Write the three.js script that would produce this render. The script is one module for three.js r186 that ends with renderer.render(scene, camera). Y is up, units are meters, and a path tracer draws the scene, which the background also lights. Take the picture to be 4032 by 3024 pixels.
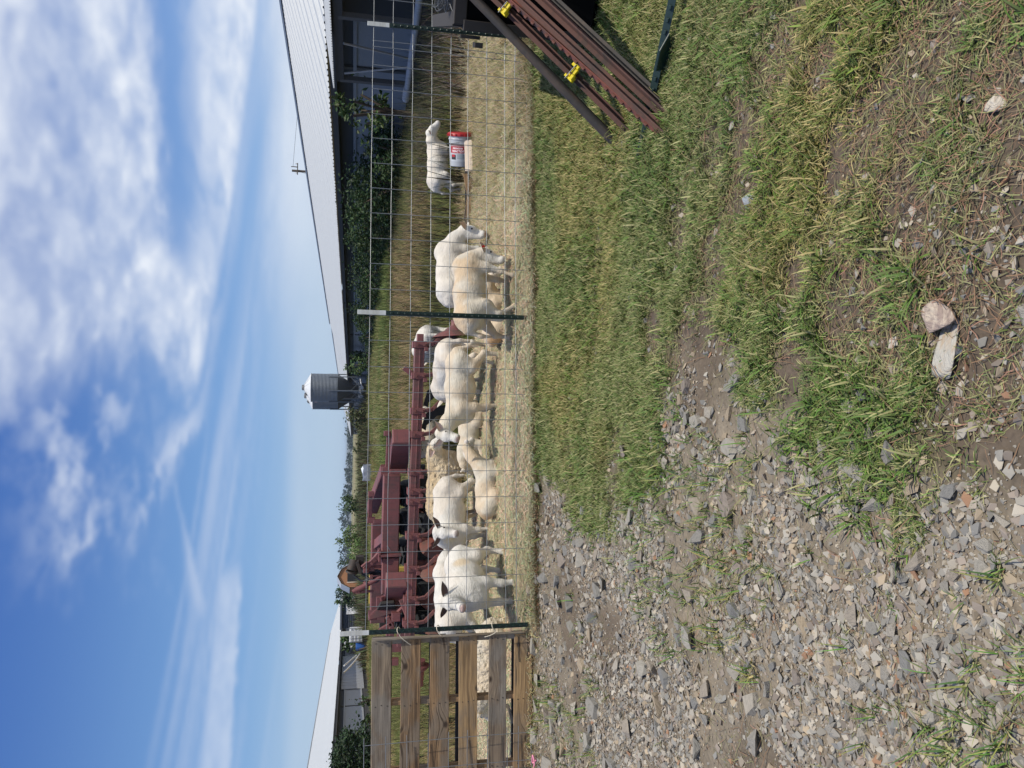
import * as THREE from 'three';
import { mergeGeometries, mergeVertices } from 'three/addons/utils/BufferGeometryUtils.js';
import { ConvexGeometry } from 'three/addons/geometries/ConvexGeometry.js';

// ---------- camera, sky, sun, exposure ----------
const scene = new THREE.Scene();
const renderer = new THREE.WebGLRenderer({ antialias: true });
renderer.setSize(1024, 768);
renderer.toneMapping = THREE.LinearToneMapping;
renderer.toneMappingExposure = 1.0;
renderer.shadowMap.enabled = true;
const camera = new THREE.PerspectiveCamera(53.07, 4 / 3, 0.05, 6000);
{ // the phone was held upright and the picture is stored turned a quarter: picture left is up
  const p = THREE.MathUtils.degToRad(12.05), r = THREE.MathUtils.degToRad(0.92);
  const F = new THREE.Vector3(0, -Math.sin(p), -Math.cos(p)), R = new THREE.Vector3(1, 0, 0), U = R.clone().cross(F);
  const A = R.clone().multiplyScalar(Math.cos(r)).addScaledVector(U, Math.sin(r));
  const B = R.clone().multiplyScalar(-Math.sin(r)).addScaledVector(U, Math.cos(r));
  camera.position.set(0, 1.47, 0);
  camera.quaternion.setFromRotationMatrix(new THREE.Matrix4().makeBasis(B.clone().negate(), A, F.clone().negate()));
  camera.updateMatrixWorld();
}
const SUN = new THREE.Vector3(0.33, 0.93, 0.1).normalize();
const sun = new THREE.DirectionalLight(new THREE.Color(1, 0.93, 0.8), 3.9);
sun.position.copy(SUN).multiplyScalar(80); sun.target.position.set(0, 0, -10);
sun.castShadow = true; sun.shadow.mapSize.set(4096, 4096); sun.shadow.radius = 1.2;
Object.assign(sun.shadow.camera, { left: -40, right: 40, top: 60, bottom: -60, near: 1, far: 250 });
scene.add(sun, sun.target);
scene.fog = new THREE.FogExp2(new THREE.Color(0.55, 0.66, 0.8), 0.00012);

// ---------- random and noise ----------
function rng(s) { return () => { s = (s + 0x6d2b79f5) | 0; let t = Math.imul(s ^ (s >>> 15), 1 | s); t = (t + Math.imul(t ^ (t >>> 7), 61 | t)) ^ t; return ((t ^ (t >>> 14)) >>> 0) / 4294967296; }; }
const HT = new Float32Array(65536); { const r = rng(77); for (let i = 0; i < 65536; i++) HT[i] = r(); }
const h3 = (x, y, z) => HT[(Math.imul(x, 73856093) ^ Math.imul(y, 19349663) ^ Math.imul(z, 83492791)) >>> 7 & 65535];
function n3(x, y, z) {
  const X = Math.floor(x), Y = Math.floor(y), Z = Math.floor(z); let a = x - X, b = y - Y, c = z - Z;
  a = a * a * (3 - 2 * a); b = b * b * (3 - 2 * b); c = c * c * (3 - 2 * c);
  const l = (p, q, t) => p + (q - p) * t;
  return l(l(l(h3(X, Y, Z), h3(X + 1, Y, Z), a), l(h3(X, Y + 1, Z), h3(X + 1, Y + 1, Z), a), b),
    l(l(h3(X, Y, Z + 1), h3(X + 1, Y, Z + 1), a), l(h3(X, Y + 1, Z + 1), h3(X + 1, Y + 1, Z + 1), a), b), c);
}
const fbm = (x, y, z, o = 4) => { let s = 0, a = 0.5, t = 0; for (let i = 0; i < o; i++) { s += a * n3(x, y, z); t += a; a *= 0.5; x = x * 2.03 + 17; y = y * 2.03 + 5; z = z * 2.03 + 9; } return s / t; };
// periodic noise for tiles: period P cells
function pn(x, y, P, seed) {
  const X = Math.floor(x), Y = Math.floor(y); let a = x - X, b = y - Y; a = a * a * (3 - 2 * a); b = b * b * (3 - 2 * b);
  const m = (v, p) => ((v % p) + p) % p, Px = Array.isArray(P) ? P[0] : P, Py = Array.isArray(P) ? P[1] : P;
  const g = (i, j) => h3(m(i, Px), m(j, Py), seed);
  return (g(X, Y) * (1 - a) + g(X + 1, Y) * a) * (1 - b) + (g(X, Y + 1) * (1 - a) + g(X + 1, Y + 1) * a) * b;
}
const pf = (u, v, P, seed, o = 4) => { let s = 0, a = 0.5, t = 0; let px = Array.isArray(P) ? P[0] : P, py = Array.isArray(P) ? P[1] : P; for (let i = 0; i < o; i++) { s += a * pn(u * px, v * py, [px, py], seed + i); t += a; a *= 0.55; px *= 2; py *= 2; } return s / t; };
const sm = (a, b, x) => { const t = Math.min(1, Math.max(0, (x - a) / (b - a))); return t * t * (3 - 2 * t); };
const clamp = (x, a, b) => Math.min(b, Math.max(a, x)), mix = (a, b, t) => a + (b - a) * t;
const mixc = (a, b, t) => [mix(a[0], b[0], t), mix(a[1], b[1], t), mix(a[2], b[2], t)];

// ---------- sky: air and clouds in an equirectangular float texture ----------
{
  const W = 2048, Hh = 1024, d = new Float32Array(W * Hh * 4), D = Math.PI / 180;
  const band = (e, c, w) => Math.exp(-((e - c) / w) * ((e - c) / w));
  for (let j = 0; j < Hh; j++) {
    const el = ((j + 0.5) / Hh - 0.5) * 180;
    for (let i = 0; i < W; i++) {
      const t = ((i + 0.5) / W - 0.5) * 2 * Math.PI, dx = Math.cos(t), dz = Math.sin(t);
      const az = Math.atan2(dx, -dz) / D, o = (j * W + i) * 4;
      let c;
      if (el < -1) { c = [0.16, 0.15, 0.11]; }
      else {
        const e = Math.max(el, 0), front = Math.abs(az) < 75 ? 1 : 0;
        // air: pale near the horizon, deeper above, deepest away from the sun (left)
        const k = sm(0, 24, e), kk = sm(0, 9, e);
        c = mixc([0.4, 0.56, 0.73], [0.23, 0.44, 0.75], kk); c = mixc(c, [0.065, 0.165, 0.48], k);
        c = mixc(c, [0.05, 0.13, 0.42], sm(22, 70, e) * 0.7);
        const right = sm(-20, 45, az); const s = 1 + 0.1 * right; c = [c[0] * (1 + 0.25 * right), c[1] * (1 + 0.12 * right), c[2] * s];
        // planar-ish cloud coordinates, stretched along the horizon
        const ce = Math.cos(el * D), X = dx * ce, Y = Math.sin(Math.max(el, 0.5) * D), Z = dz * ce;
        const q = 1 / (Y + 0.16), px = X * q, pz = Z * q;
        const w1 = fbm(px * 2.2, pz * 2.2, 3.1, 4) - 0.5, w2 = fbm(px * 2.2 + 9, pz * 2.2, 7.7, 4) - 0.5;
        const big = fbm(px * 2.6 + w1 * 1.1, pz * 2.6 + w2 * 1.1, 1.7, 6);
        const fine = fbm(px * 9 + w1 * 2, pz * 9 + w2 * 2, 4.4, 5) * 0.68 + fbm(px * 24 + w1 * 5, pz * 24 + w2 * 5, 6.1, 5) * 0.32;
        const str = fbm(az * 0.05 + w1 * 0.6, e * 0.75 + az * 0.012 + w2, 8.2, 5);   // horizontal streaks
        const aw = az + w1 * 10 + (fine - 0.5) * 5, ew = e + w2 * 5 + (big - 0.5) * 4 + (fine - 0.5) * 1.4;
        let cl = 0, soft = 0;
        // big soft mass, upper right, and its lower bank
        let m = sm(-1, 7, aw + (ew - 15) * 0.5) * sm(9.0, 12.5, ew + (aw - 12) * 0.02);
        m = Math.max(m, sm(0, 8, aw) * sm(9.5, 11, ew) * 0.8); const rift = band(e + (fine - 0.5) * 1.6 + w1 * 2, 11.2, 1.25) * sm(7.5, 12, az + w2 * 8); m *= 1 - 0.92 * rift;       // blue rift on the right
        soft = Math.max(soft, m * clamp(0.62 + 0.9 * (big - 0.4) + 1.0 * (fine - 0.5), 0.25, 0.97));
        const le = 9.7 - 0.165 * az; let b = sm(-4, 5, aw) * sm(le - 0.1, le + 0.55 + 1.2 * (fine - 0.4), e + (fine - 0.5) * 0.5) * (1 - sm(9.6, 11, ew) * sm(9, 13, aw));
        cl = Math.max(cl, b * (0.5 + 0.5 * sm(0.35, 0.7, big * 0.6 + fine * 0.4)) * (1 - 0.8 * rift));
        // broken heap left of the middle
        m = band(ew, 17.4, 3.2) * sm(-17, -11, aw) * (1 - sm(-2, 6, aw) * 0.6);
        cl = Math.max(cl, m * sm(0.42, 0.68, fine * 0.65 + big * 0.42) * 0.72);
        m = band(ew, 13.6 + (az + 12) * 0.12, 1.7) * sm(-15, -10, aw) * (1 - sm(-8, -3, aw)); cl = Math.max(cl, m * 0.32 * sm(0.3, 0.6, fine));
        // slanting drawn-out streak
        m = band(ew, 11.2 + (-2 - az) * 0.26, 0.95) * sm(-16, -9, aw) * (1 - sm(4, 8, aw)); cl = Math.max(cl, m * 0.62 * sm(0.3, 0.62, fine + (az + 8) * 0.012));
        // long low bar on the left
        const bw = e + (fine - 0.5) * 0.7;
        m = sm(6.75, 7.15, bw) * (1 - sm(8.1 + (-14 - az) * 0.02, 8.9 + (-14 - az) * 0.03, bw)) * sm(-60, -40, az) * (1 - sm(-14.5, -11.5, az + (fine - .5) * 3)); cl = Math.max(cl, m * 0.6 * (0.55 + 0.65 * fine));
        // old contrail
        const tl = 9.4 + (az + 15.8) * 0.24; m = band(e + (fine - 0.5) * 0.5, tl, 0.14 + 0.5 * sm(-10, -16, az)) * sm(-18, -15, az) * (1 - sm(-4, -2, az)); cl = Math.max(cl, m * (0.22 + 0.28 * sm(-9, -13, az)));
        // thin sloping veils and low layers
        const veil = fbm(az * 0.02 + 3 + w1 * 0.3, (e + az * 0.1) * 0.9, 5.5, 5);
        soft = Math.max(soft, sm(0.46, 0.72, veil) * band(e, 8, 3.2) * 0.5 * (1 - right * 0.5));
        const rt = sm(-6, 16, az), lay = sm(0.4 - 0.22 * rt, 0.75 - 0.1 * rt, str) * band(e, 4.6, 3.4) * (0.2 + 0.8 * rt); soft = Math.max(soft, lay * 0.9, 0.88 * rt * sm(6.8, 3.6, e + (str - 0.5) * 3.5));
        soft = Math.max(soft, 0.5 * (1 - sm(3.2 + az * 0.012, 4.6 + az * 0.012, e + (str - 0.5) * 0.6)));
        // scattered clouds in the rest of the sky
        const rest = Math.max(sm(26, 40, e), 1 - front); if (rest > 0) cl = Math.max(cl, rest * sm(0.5, 0.72, big) * 0.8);
        const slit = band(e + (str - 0.5) * 0.5, 8.9 - 0.165 * az, 0.5 + 0.35 * sm(12, 2, az)) * sm(24, 15, az) * sm(-9, 0, az); const a = clamp(Math.max(cl, soft) * (1 - 0.85 * slit), 0, 0.97);
        const lit = 0.55 + 0.45 * sm(0.3, 0.75, big * 0.5 + fine * 0.5);
        let cc = mixc([0.42, 0.52, 0.74], [0.86, 0.91, 0.99], lit * (0.35 + 0.65 * a));
        if (e < 6) cc = mixc(cc, mixc([0.47, 0.6, 0.74], [0.67, 0.76, 0.87], sm(-5, 15, az)), (1 - sm(2, 7, e)) * 0.8);
        c = mixc(c, cc, a);
        if (el < 0) c = mixc(c, [0.16, 0.15, 0.11], -el);
      }
      d[o] = c[0]; d[o + 1] = c[1]; d[o + 2] = c[2]; d[o + 3] = 1;
    }
  }
  const t = new THREE.DataTexture(d, W, Hh, THREE.RGBAFormat, THREE.FloatType);
  t.mapping = THREE.EquirectangularReflectionMapping; t.magFilter = THREE.LinearFilter; t.minFilter = THREE.LinearFilter; t.wrapS = THREE.RepeatWrapping; t.needsUpdate = true;
  scene.background = t; scene.environment = t;
}

// ---------- textures and materials ----------
function tile(w, h, fn, srgb = true, rep = [1, 1]) {
  const d = new Uint8Array(w * h * 4);
  for (let j = 0; j < h; j++) for (let i = 0; i < w; i++) { const c = fn(i / w, j / h), o = (j * w + i) * 4; const f = typeof c === 'number' ? [c, c, c] : c; for (let k = 0; k < 3; k++) d[o + k] = clamp((srgb ? Math.pow(Math.max(f[k], 0), 1 / 2.2) : f[k]) * 255, 0, 255); d[o + 3] = 255; }
  const t = new THREE.DataTexture(d, w, h); t.wrapS = t.wrapT = THREE.RepeatWrapping; t.magFilter = THREE.LinearFilter; t.minFilter = THREE.LinearMipmapLinearFilter; t.generateMipmaps = true;
  if (srgb) t.colorSpace = THREE.SRGBColorSpace; t.repeat.set(...rep); t.needsUpdate = true; return t;
}
const std = (c, rough = 0.8, o = {}) => new THREE.MeshStandardMaterial({ color: new THREE.Color().setRGB(...c), roughness: rough, side: THREE.DoubleSide, ...o });
const soilBump = tile(512, 512, (u, v) => pf(u, v, 8, 3, 6) * 0.6 + pf(u, v, 64, 9, 3) * 0.4, false);
const soilMap = tile(512, 512, (u, v) => { const a = pf(u, v, 12, 21, 5), b = pf(u, v, 90, 33, 2); const k = 0.7 + 0.35 * a + 0.4 * (b - 0.5); return [k, k * 0.985, k * 0.96]; });
const dirtyMap = (base, dirt, seed, P = 5) => tile(512, 512, (u, v) => { const a = pf(u, v, P, seed, 6), b = pf(u, v, [60, 4], seed + 7, 3); return mixc(base, dirt, sm(0.42, 0.75, a * 0.75 + b * 0.25)).map((x) => x * (0.9 + 0.2 * pf(u, v, 40, seed + 3, 2))); });
const grainMap = (a, b, c, seed) => tile(1024, 256, (u, v) => {
  const k = Math.hypot((u - 0.62) * 7, (v - 0.45) * 2.2), k2 = Math.hypot((u - 0.2) * 8, (v - 0.68) * 2.4), bend = 0.16 * Math.exp(-k * k * 3) - 0.14 * Math.exp(-k2 * k2 * 4);
  const vv = v + bend + (pf(u, v, [2, 3], seed, 3) - 0.5) * 0.16, m = (x) => ((x % 1) + 1) % 1;
  const f = pf(u, m(vv), [3, 26], seed + 4, 4), f2 = pf(u, m(vv), [8, 100], seed + 5, 2), st = pf(u, v, [5, 2], seed + 6, 5), dk = pf(u, v, [7, 8], seed + 8, 5);
  let col = mixc(a, b, sm(0.3, 0.75, f)); col = mixc(col, c, sm(0.42, 0.66, st) * 0.85); col = col.map((x) => x * (0.6 + 0.75 * dk) * (0.8 + 0.4 * f2)); col = mixc(col, b.map((x) => x * 0.35), sm(0.74, 0.82, pf(u, m(vv), [3, 40], seed + 11, 2)) * 0.8);
  const kn = Math.min(Math.hypot((u - 0.62) * 40, (v - 0.45) * 13), Math.hypot((u - 0.2) * 44, (v - 0.68) * 14)); return mixc([0.05, 0.03, 0.018], col, sm(0.35, 1.2, kn));
});
const grainBump = tile(512, 256, (u, v) => pf(u, v, [4, 60], 5, 4), false);
const M = {
  woodGrey: std([1, 1, 1], 0.85, { map: grainMap([0.29, 0.225, 0.155], [0.16, 0.115, 0.08], [0.24, 0.21, 0.175], 11), bumpMap: grainBump, bumpScale: 0.0015 }),
  woodBrown: std([1, 1, 1], 0.85, { map: grainMap([0.32, 0.2, 0.1], [0.14, 0.083, 0.042], [0.21, 0.165, 0.12], 31), bumpMap: grainBump, bumpScale: 0.0015 }),
  woodTan: std([1, 1, 1], 0.85, { map: grainMap([0.4, 0.26, 0.125], [0.2, 0.125, 0.06], [0.24, 0.18, 0.12], 51), bumpMap: grainBump, bumpScale: 0.0015 }),
  woodPale: std([0.75, 0.62, 0.5], 0.85, { bumpMap: grainBump, bumpScale: 0.002 }),
  wire: std([0.14, 0.145, 0.15], 0.5, { metalness: 0.6 }), nail: std([0.03, 0.025, 0.022], 0.6), galv: std([0.3, 0.315, 0.33], 0.42, { metalness: 0.6 }), twine: std([0.75, 0.68, 0.55], 0.9), pink: std([0.8, 0.3, 0.42], 0.8),
  postGreen: std([0.008, 0.026, 0.022], 0.42, { bumpMap: soilBump, bumpScale: 0.0006 }), postWhite: std([0.78, 0.8, 0.8], 0.5, { map: dirtyMap([1, 1, 1], [0.75, 0.73, 0.68], 61) }),
  rust: std([1, 1, 1], 0.85, { map: dirtyMap([0.105, 0.046, 0.034], [0.052, 0.034, 0.028], 71, 9), bumpMap: soilBump, bumpScale: 0.002 }),
  rustRed: std([1, 1, 1], 0.8, { map: dirtyMap([0.2, 0.06, 0.038], [0.1, 0.05, 0.038], 81, 11), bumpMap: soilBump, bumpScale: 0.001 }),
  rustDark: std([1, 1, 1], 0.75, { map: dirtyMap([0.03, 0.026, 0.024], [0.075, 0.05, 0.036], 91, 8), bumpMap: soilBump, bumpScale: 0.002 }),
  blackSteel: new THREE.MeshPhysicalMaterial({ color: new THREE.Color().setRGB(0.004, 0.004, 0.0045), roughness: 0.95, specularIntensity: 0.25 }), steelBrown: std([0.03, 0.026, 0.024], 0.8), yellow: std([0.85, 0.68, 0.02], 0.4),
  red: std([1, 1, 1], 0.62, { map: dirtyMap([0.2, 0.066, 0.067], [0.115, 0.058, 0.057], 101, 7), bumpMap: soilBump, bumpScale: 0.0012 }),
  redWorn: std([1, 1, 1], 0.75, { map: dirtyMap([0.22, 0.075, 0.07], [0.1, 0.055, 0.05], 111, 7) }), tyre: std([0.022, 0.024, 0.028], 0.8),
  bladeDark: std([0.025, 0.028, 0.036], 0.5, { metalness: 0.3 }), discRed: std([1, 1, 1], 0.6, { map: dirtyMap([0.2, 0.06, 0.045], [0.09, 0.055, 0.045], 121, 5) }), yellowRust: std([1, 1, 1], 0.8, { map: dirtyMap([0.6, 0.42, 0.08], [0.2, 0.1, 0.04], 131, 6) }),
  roof: std([0.44, 0.47, 0.5], 0.45, { map: tile(512, 512, (u, v) => 0.86 + 0.12 * pf(u, v, 30, 141, 4) + 0.12 * (pf(u, v, [40, 3], 144, 3) - 0.5)) }),
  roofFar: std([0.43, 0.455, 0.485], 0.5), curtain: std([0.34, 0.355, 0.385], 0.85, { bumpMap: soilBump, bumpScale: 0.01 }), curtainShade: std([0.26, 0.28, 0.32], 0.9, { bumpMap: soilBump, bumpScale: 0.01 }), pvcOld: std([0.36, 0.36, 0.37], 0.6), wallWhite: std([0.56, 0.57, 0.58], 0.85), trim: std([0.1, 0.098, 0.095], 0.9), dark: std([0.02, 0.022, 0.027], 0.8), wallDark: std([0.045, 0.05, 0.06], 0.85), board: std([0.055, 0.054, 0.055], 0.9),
  pvc: std([0.8, 0.8, 0.8], 0.4), binSteel: std([0.17, 0.19, 0.215], 0.55, { metalness: 0.15 }), binCone: std([0.62, 0.64, 0.66], 0.5), binDark: std([0.115, 0.12, 0.13], 0.6, { metalness: 0.2 }), navy: std([0.04, 0.053, 0.078], 0.85), shedOrange: std([0.42, 0.2, 0.1], 0.8), white: std([0.8, 0.8, 0.8], 0.6), blue: std([0.03, 0.12, 0.42], 0.45), tarp: std([0.24, 0.27, 0.34], 0.4), tarpLight: std([0.72, 0.76, 0.8], 0.35),
  bark: std([0.1, 0.075, 0.055], 0.95), pole: std([0.12, 0.1, 0.085], 0.9),
};

// ---------- building helpers ----------
const names = new Map();
const numbered = (n) => { const k = names.get(n) ?? 0; names.set(n, k + 1); return k ? `${n}_${String(k).padStart(3, '0')}` : n; };
const V = (x, y, z) => new THREE.Vector3(x, y, z);
function shade(o) { o.traverse((c) => { if (c.isMesh) { c.castShadow = true; c.receiveShadow = true; } }); return o; }
function thing(name, label, category, pos = [0, 0, 0], rotY = 0, group) {
  const g = new THREE.Group(); g.name = numbered(name); g.position.set(...pos); g.rotation.y = rotY; g.userData = { label, category }; if (group) g.userData.group = group; scene.add(g); return g;
}
function mesh(name, geo, m, parent, label, kind) { // geo: one geometry or a list
  const o = new THREE.Mesh(Array.isArray(geo) ? merge(geo) : geo, m); o.castShadow = o.receiveShadow = true;
  o.name = parent === scene ? numbered(name) : name; if (label) o.userData.label = label; if (kind) o.userData.kind = kind; parent.add(o); return o;
}
function solo(name, label, category, geo, m, group) { const o = mesh(name, geo, m, scene); o.userData = { label, category }; if (group) o.userData.group = group; return o; }
function merge(list) {
  const keep = list.map((g) => { g = g.index ? g.toNonIndexed() : g; for (const k of Object.keys(g.attributes)) if (!['position', 'normal', 'uv', 'color'].includes(k)) g.deleteAttribute(k); return g; });
  const col = keep.some((g) => g.attributes.color); if (!col) return mergeGeometries(keep);
  for (const g of keep) if (!g.attributes.color) g.setAttribute('color', new THREE.BufferAttribute(new Float32Array(g.attributes.position.count * 3).fill(1), 3)); return mergeGeometries(keep);
}
// chamfered box, uv in metres
function box(w, h, d, x = 0, y = 0, z = 0, rx = 0, ry = 0, rz = 0, c = 0.004) {
  const a = w / 2, b = h / 2, e = d / 2; c = Math.min(c, a * 0.4, b * 0.4, e * 0.4);
  const s = new THREE.Shape(); s.moveTo(-a + c, -b + c); s.lineTo(a - c, -b + c); s.lineTo(a - c, b - c); s.lineTo(-a + c, b - c); s.closePath();
  const g = new THREE.ExtrudeGeometry(s, { depth: d - 2 * c, bevelEnabled: true, bevelThickness: c, bevelSize: c, bevelSegments: 1, curveSegments: 1 });
  g.translate(0, 0, -e + c); const p = g.attributes.position, n = g.attributes.normal, uv = g.attributes.uv;
  for (let i = 0; i < p.count; i++) { const X = Math.abs(n.getX(i)), Y = Math.abs(n.getY(i)), Z = Math.abs(n.getZ(i)); const L = w >= h && w >= d ? 0 : h >= d ? 1 : 2; const q = [p.getX(i), p.getY(i), p.getZ(i)]; const ax = X > Y && X > Z ? 0 : Y > Z ? 1 : 2; const o = [0, 1, 2].filter((k) => k !== ax && k !== L); uv.setXY(i, q[ax === L ? o[1] ?? o[0] : L], q[o[0]]); }
  g.rotateX(rx); g.rotateY(ry); g.rotateZ(rz); g.translate(x, y, z); return g;
}
function rod(a, b, r1, r2 = r1, seg = 10, cap = true) {
  const A = V(...a), B = V(...b), d = B.clone().sub(A), L = d.length(); const g = new THREE.CylinderGeometry(r2, r1, L, seg, 1, !cap); const uv = g.attributes.uv; for (let i = 0; i < uv.count; i++) uv.setXY(i, uv.getX(i) * r1 * 6.28, uv.getY(i) * L);
  g.applyQuaternion(new THREE.Quaternion().setFromUnitVectors(V(0, 1, 0), d.clone().normalize())); g.translate(...A.add(B).multiplyScalar(0.5).toArray()); return g;
}
function beam(a, b, w, h, c = 0.004) { // square bar from a to b
  const A = V(...a), B = V(...b), d = B.clone().sub(A), L = d.length(); const g = box(L, h, w, 0, 0, 0, 0, 0, 0, c); const x = d.normalize(), z = x.clone().cross(V(0, 1, 0)); if (z.lengthSq() < 1e-6) z.set(0, 0, 1); z.normalize(); const y = z.clone().cross(x);
  g.applyMatrix4(new THREE.Matrix4().makeBasis(x, y, z)); g.translate((a[0] + b[0]) / 2, (a[1] + b[1]) / 2, (a[2] + b[2]) / 2); return g;
}
function tube(pts, r, seg = 24, rs = 6) { return new THREE.TubeGeometry(new THREE.CatmullRomCurve3(pts.map((p) => V(...p))), seg, r, rs); }
function prism(pts, d, x = 0, y = 0, z = 0, ry = 0, bev = 0.003) { const s = new THREE.Shape(pts.map((p) => new THREE.Vector2(...p))); const g = new THREE.ExtrudeGeometry(s, { depth: d, bevelEnabled: bev > 0, bevelThickness: bev, bevelSize: bev, bevelSegments: 1 }); g.translate(0, 0, -d / 2); g.rotateY(ry); g.translate(x, y, z); return g; }
const lathe = (pts, seg = 24) => new THREE.LatheGeometry(pts.map((p) => new THREE.Vector2(...p)), seg);
function stuff(name, label, category, geo, m, mats, cols) {
  const o = new THREE.InstancedMesh(geo, m, mats.length); mats.forEach((q, i) => o.setMatrixAt(i, q)); if (cols) cols.forEach((c, i) => o.setColorAt(i, new THREE.Color().setRGB(...c)));
  o.castShadow = o.receiveShadow = true; o.name = numbered(name); o.userData = { label, category, kind: 'stuff' }; scene.add(o); return o;
}
const mat4 = (x, y, z, ry, s, sy = s, rx = 0, rz = 0) => new THREE.Matrix4().compose(V(x, y, z), new THREE.Quaternion().setFromEuler(new THREE.Euler(rx, ry, rz, 'YXZ')), V(s, sy, s));

// ---------- terrain ----------
const gravelEdge = [[-1, 0.0], [-1.45, -0.1], [-1.69, -0.14], [-1.95, -0.04], [-2.2, 0.06], [-2.55, 0.12], [-3.2, 0.12], [-3.5, -0.28], [-4.2, -0.55], [-4.7, -0.6], [-5.5, -0.55], [-6.05, -0.45], [-7, -0.4]];
function edgeX(z) { for (let i = 0; i < gravelEdge.length - 1; i++) { const [z0, x0] = gravelEdge[i], [z1, x1] = gravelEdge[i + 1]; if (z <= z0 && z >= z1) return mix(x0, x1, (z0 - z) / (z0 - z1)); } return z > -1 ? 0.0 : -0.4; }
const fenceZ = (x) => -6.12 - 0.09 * x;
const gravelAt = (x, z) => { const n = (fbm(x * 3, 2, z * 3, 3) - 0.5) * 0.6; return sm(0.14, -0.14, x - edgeX(z) + n) * sm(-0.1, 0.12, z - fenceZ(x)); };
const mudSpots = [[0.67, -2.05, 0.17], [0.86, -1.75, 0.2], [0.72, -1.52, 0.17], [0.2, -3.12, 0.22], [0.26, -2.0, 0.17], [0.72, -2.75, 0.13], [1.05, -2.2, 0.12], [1.15, -2.45, 0.14], [0.05, -2.35, 0.14], [0.15, -1.6, 0.2], [0.22, -2.1, 0.12], [0.98, -2.95, 0.12], [0.5, -1.85, 0.13], [0.12, -1.52, 0.26], [0.36, -1.42, 0.2], [-0.04, -1.42, 0.2], [0.1, -1.85, 0.12], [0.42, -2.35, 0.1], [0.52, -2.95, 0.14], [0.75, -3.3, 0.14], [0.3, -3.6, 0.14]];
const mudAt = (x, z) => { if (z < -5) return 0; let m = 0; const n = fbm(x * 5 + 5, 1, z * 5, 4) - 0.5; for (const [a, b, q] of mudSpots) m = Math.max(m, sm(1.25, 0.7, Math.hypot((x - a), (z - b) * 1.15) / (q * 1.2) + n * 1.3)); return Math.max(m, sm(0.63, 0.7, fbm(x * 3 + 5, 1, z * 3, 4) - 0.2 * sm(-3.0, -3.8, z))); };
const baseY = (z) => z > -12 ? 0 : z > -130 ? -0.0092 * (-z - 12) : -1.085 - 0.0062 * (-z - 130);
function gy(x, z) {
  let y = baseY(z);
  if (z > -30) { const k = sm(-30, -12, z); y += k * ((fbm(x * 1.3, 0, z * 1.3, 3) - 0.5) * 0.05 + (fbm(x * 7, 3, z * 7, 3) - 0.5) * 0.018); const hay = sm(0, -0.5, z - fenceZ(x)) * sm(-9.2, -8, z) * sm(2.3, 0.9, x); y += hay * (0.005 + 0.03 * fbm(x * 2.3, 8, z * 2.3, 3)); if (z > -5 && mudAt(x, z) > 0.3 && x > edgeX(z)) y -= 0.012 * mudAt(x, z); }
  return y;
}
function groundColor(x, z) {
  const n = fbm(x * 2, 5, z * 2, 4), f = fbm(x * 11, 1, z * 11, 3);
  if (z > fenceZ(x) - 0.05) {
    const g = gravelAt(x, z), m = mudAt(x, z); let c = mixc([0.115, 0.095, 0.055], [0.115, 0.088, 0.064], m); const gc = mixc([0.23, 0.193, 0.145], [0.15, 0.118, 0.085], sm(0.5, 0.66, n)); c = mixc(c, gc, g); return c.map((v) => v * (0.75 + 0.5 * f));
  }
  let c = mixc([0.4, 0.33, 0.2], [0.26, 0.2, 0.115], sm(0.4, 0.65, n));
  if (z < -9) c = mixc(c, mixc([0.27, 0.215, 0.11], [0.17, 0.165, 0.075], sm(0.42, 0.6, fbm(x * 0.4, 2, z * 0.4, 4))), sm(-9, -11, z));
  if (z < -40) c = mixc(c, mixc([0.3, 0.235, 0.12], [0.17, 0.17, 0.065], sm(0.4, 0.6, fbm(x * 0.05, 3, z * 0.16, 4))), sm(-40, -55, z));
  if (z < -120) c = mixc(c, mixc([0.19, 0.19, 0.075], [0.26, 0.22, 0.11], sm(0.42, 0.6, fbm(x * 0.008, 3, z * 0.01, 3))), sm(-120, -200, z));
  return c.map((v) => v * (0.8 + 0.4 * f));
}
{
  const xs = [], zs = []; for (let x = -3.4; x <= 3.4001; x += 0.035) xs.push(x);
  for (let s = 0.05, x = 3.4; x < 2500; s *= 1.14) { x += s; xs.push(x); xs.unshift(-x); }
  for (let z = 1.0; z > -9.5; z -= 0.035) zs.push(z);
  for (let s = 0.05, z = -9.5; z > -4500; s *= 1.055) { z -= s; zs.push(z); } for (let s = 0.2, z = 1; z < 400; s *= 1.4) { z += s; zs.unshift(z); }
  const nx = xs.length, nz = zs.length, P = new Float32Array(nx * nz * 3), C = new Float32Array(nx * nz * 3), T = new Float32Array(nx * nz * 2), I = [];
  for (let j = 0; j < nz; j++) for (let i = 0; i < nx; i++) { const k = j * nx + i, x = xs[i], z = zs[j]; P.set([x, gy(x, z), z], k * 3); C.set(groundColor(x, z), k * 3); T.set([x / 0.9, z / 0.9], k * 2); if (i < nx - 1 && j < nz - 1) I.push(k, k + 1, k + nx, k + 1, k + nx + 1, k + nx); }
  const g = new THREE.BufferGeometry(); g.setAttribute('position', new THREE.BufferAttribute(P, 3)); g.setAttribute('color', new THREE.BufferAttribute(C, 3)); g.setAttribute('uv', new THREE.BufferAttribute(T, 2)); g.setIndex(I); g.computeVertexNormals();
  mesh('ground', g, new THREE.MeshStandardMaterial({ vertexColors: true, map: soilMap, bumpMap: soilBump, bumpScale: 0.012, roughness: 0.97 }), scene, undefined, 'structure');
}

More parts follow.
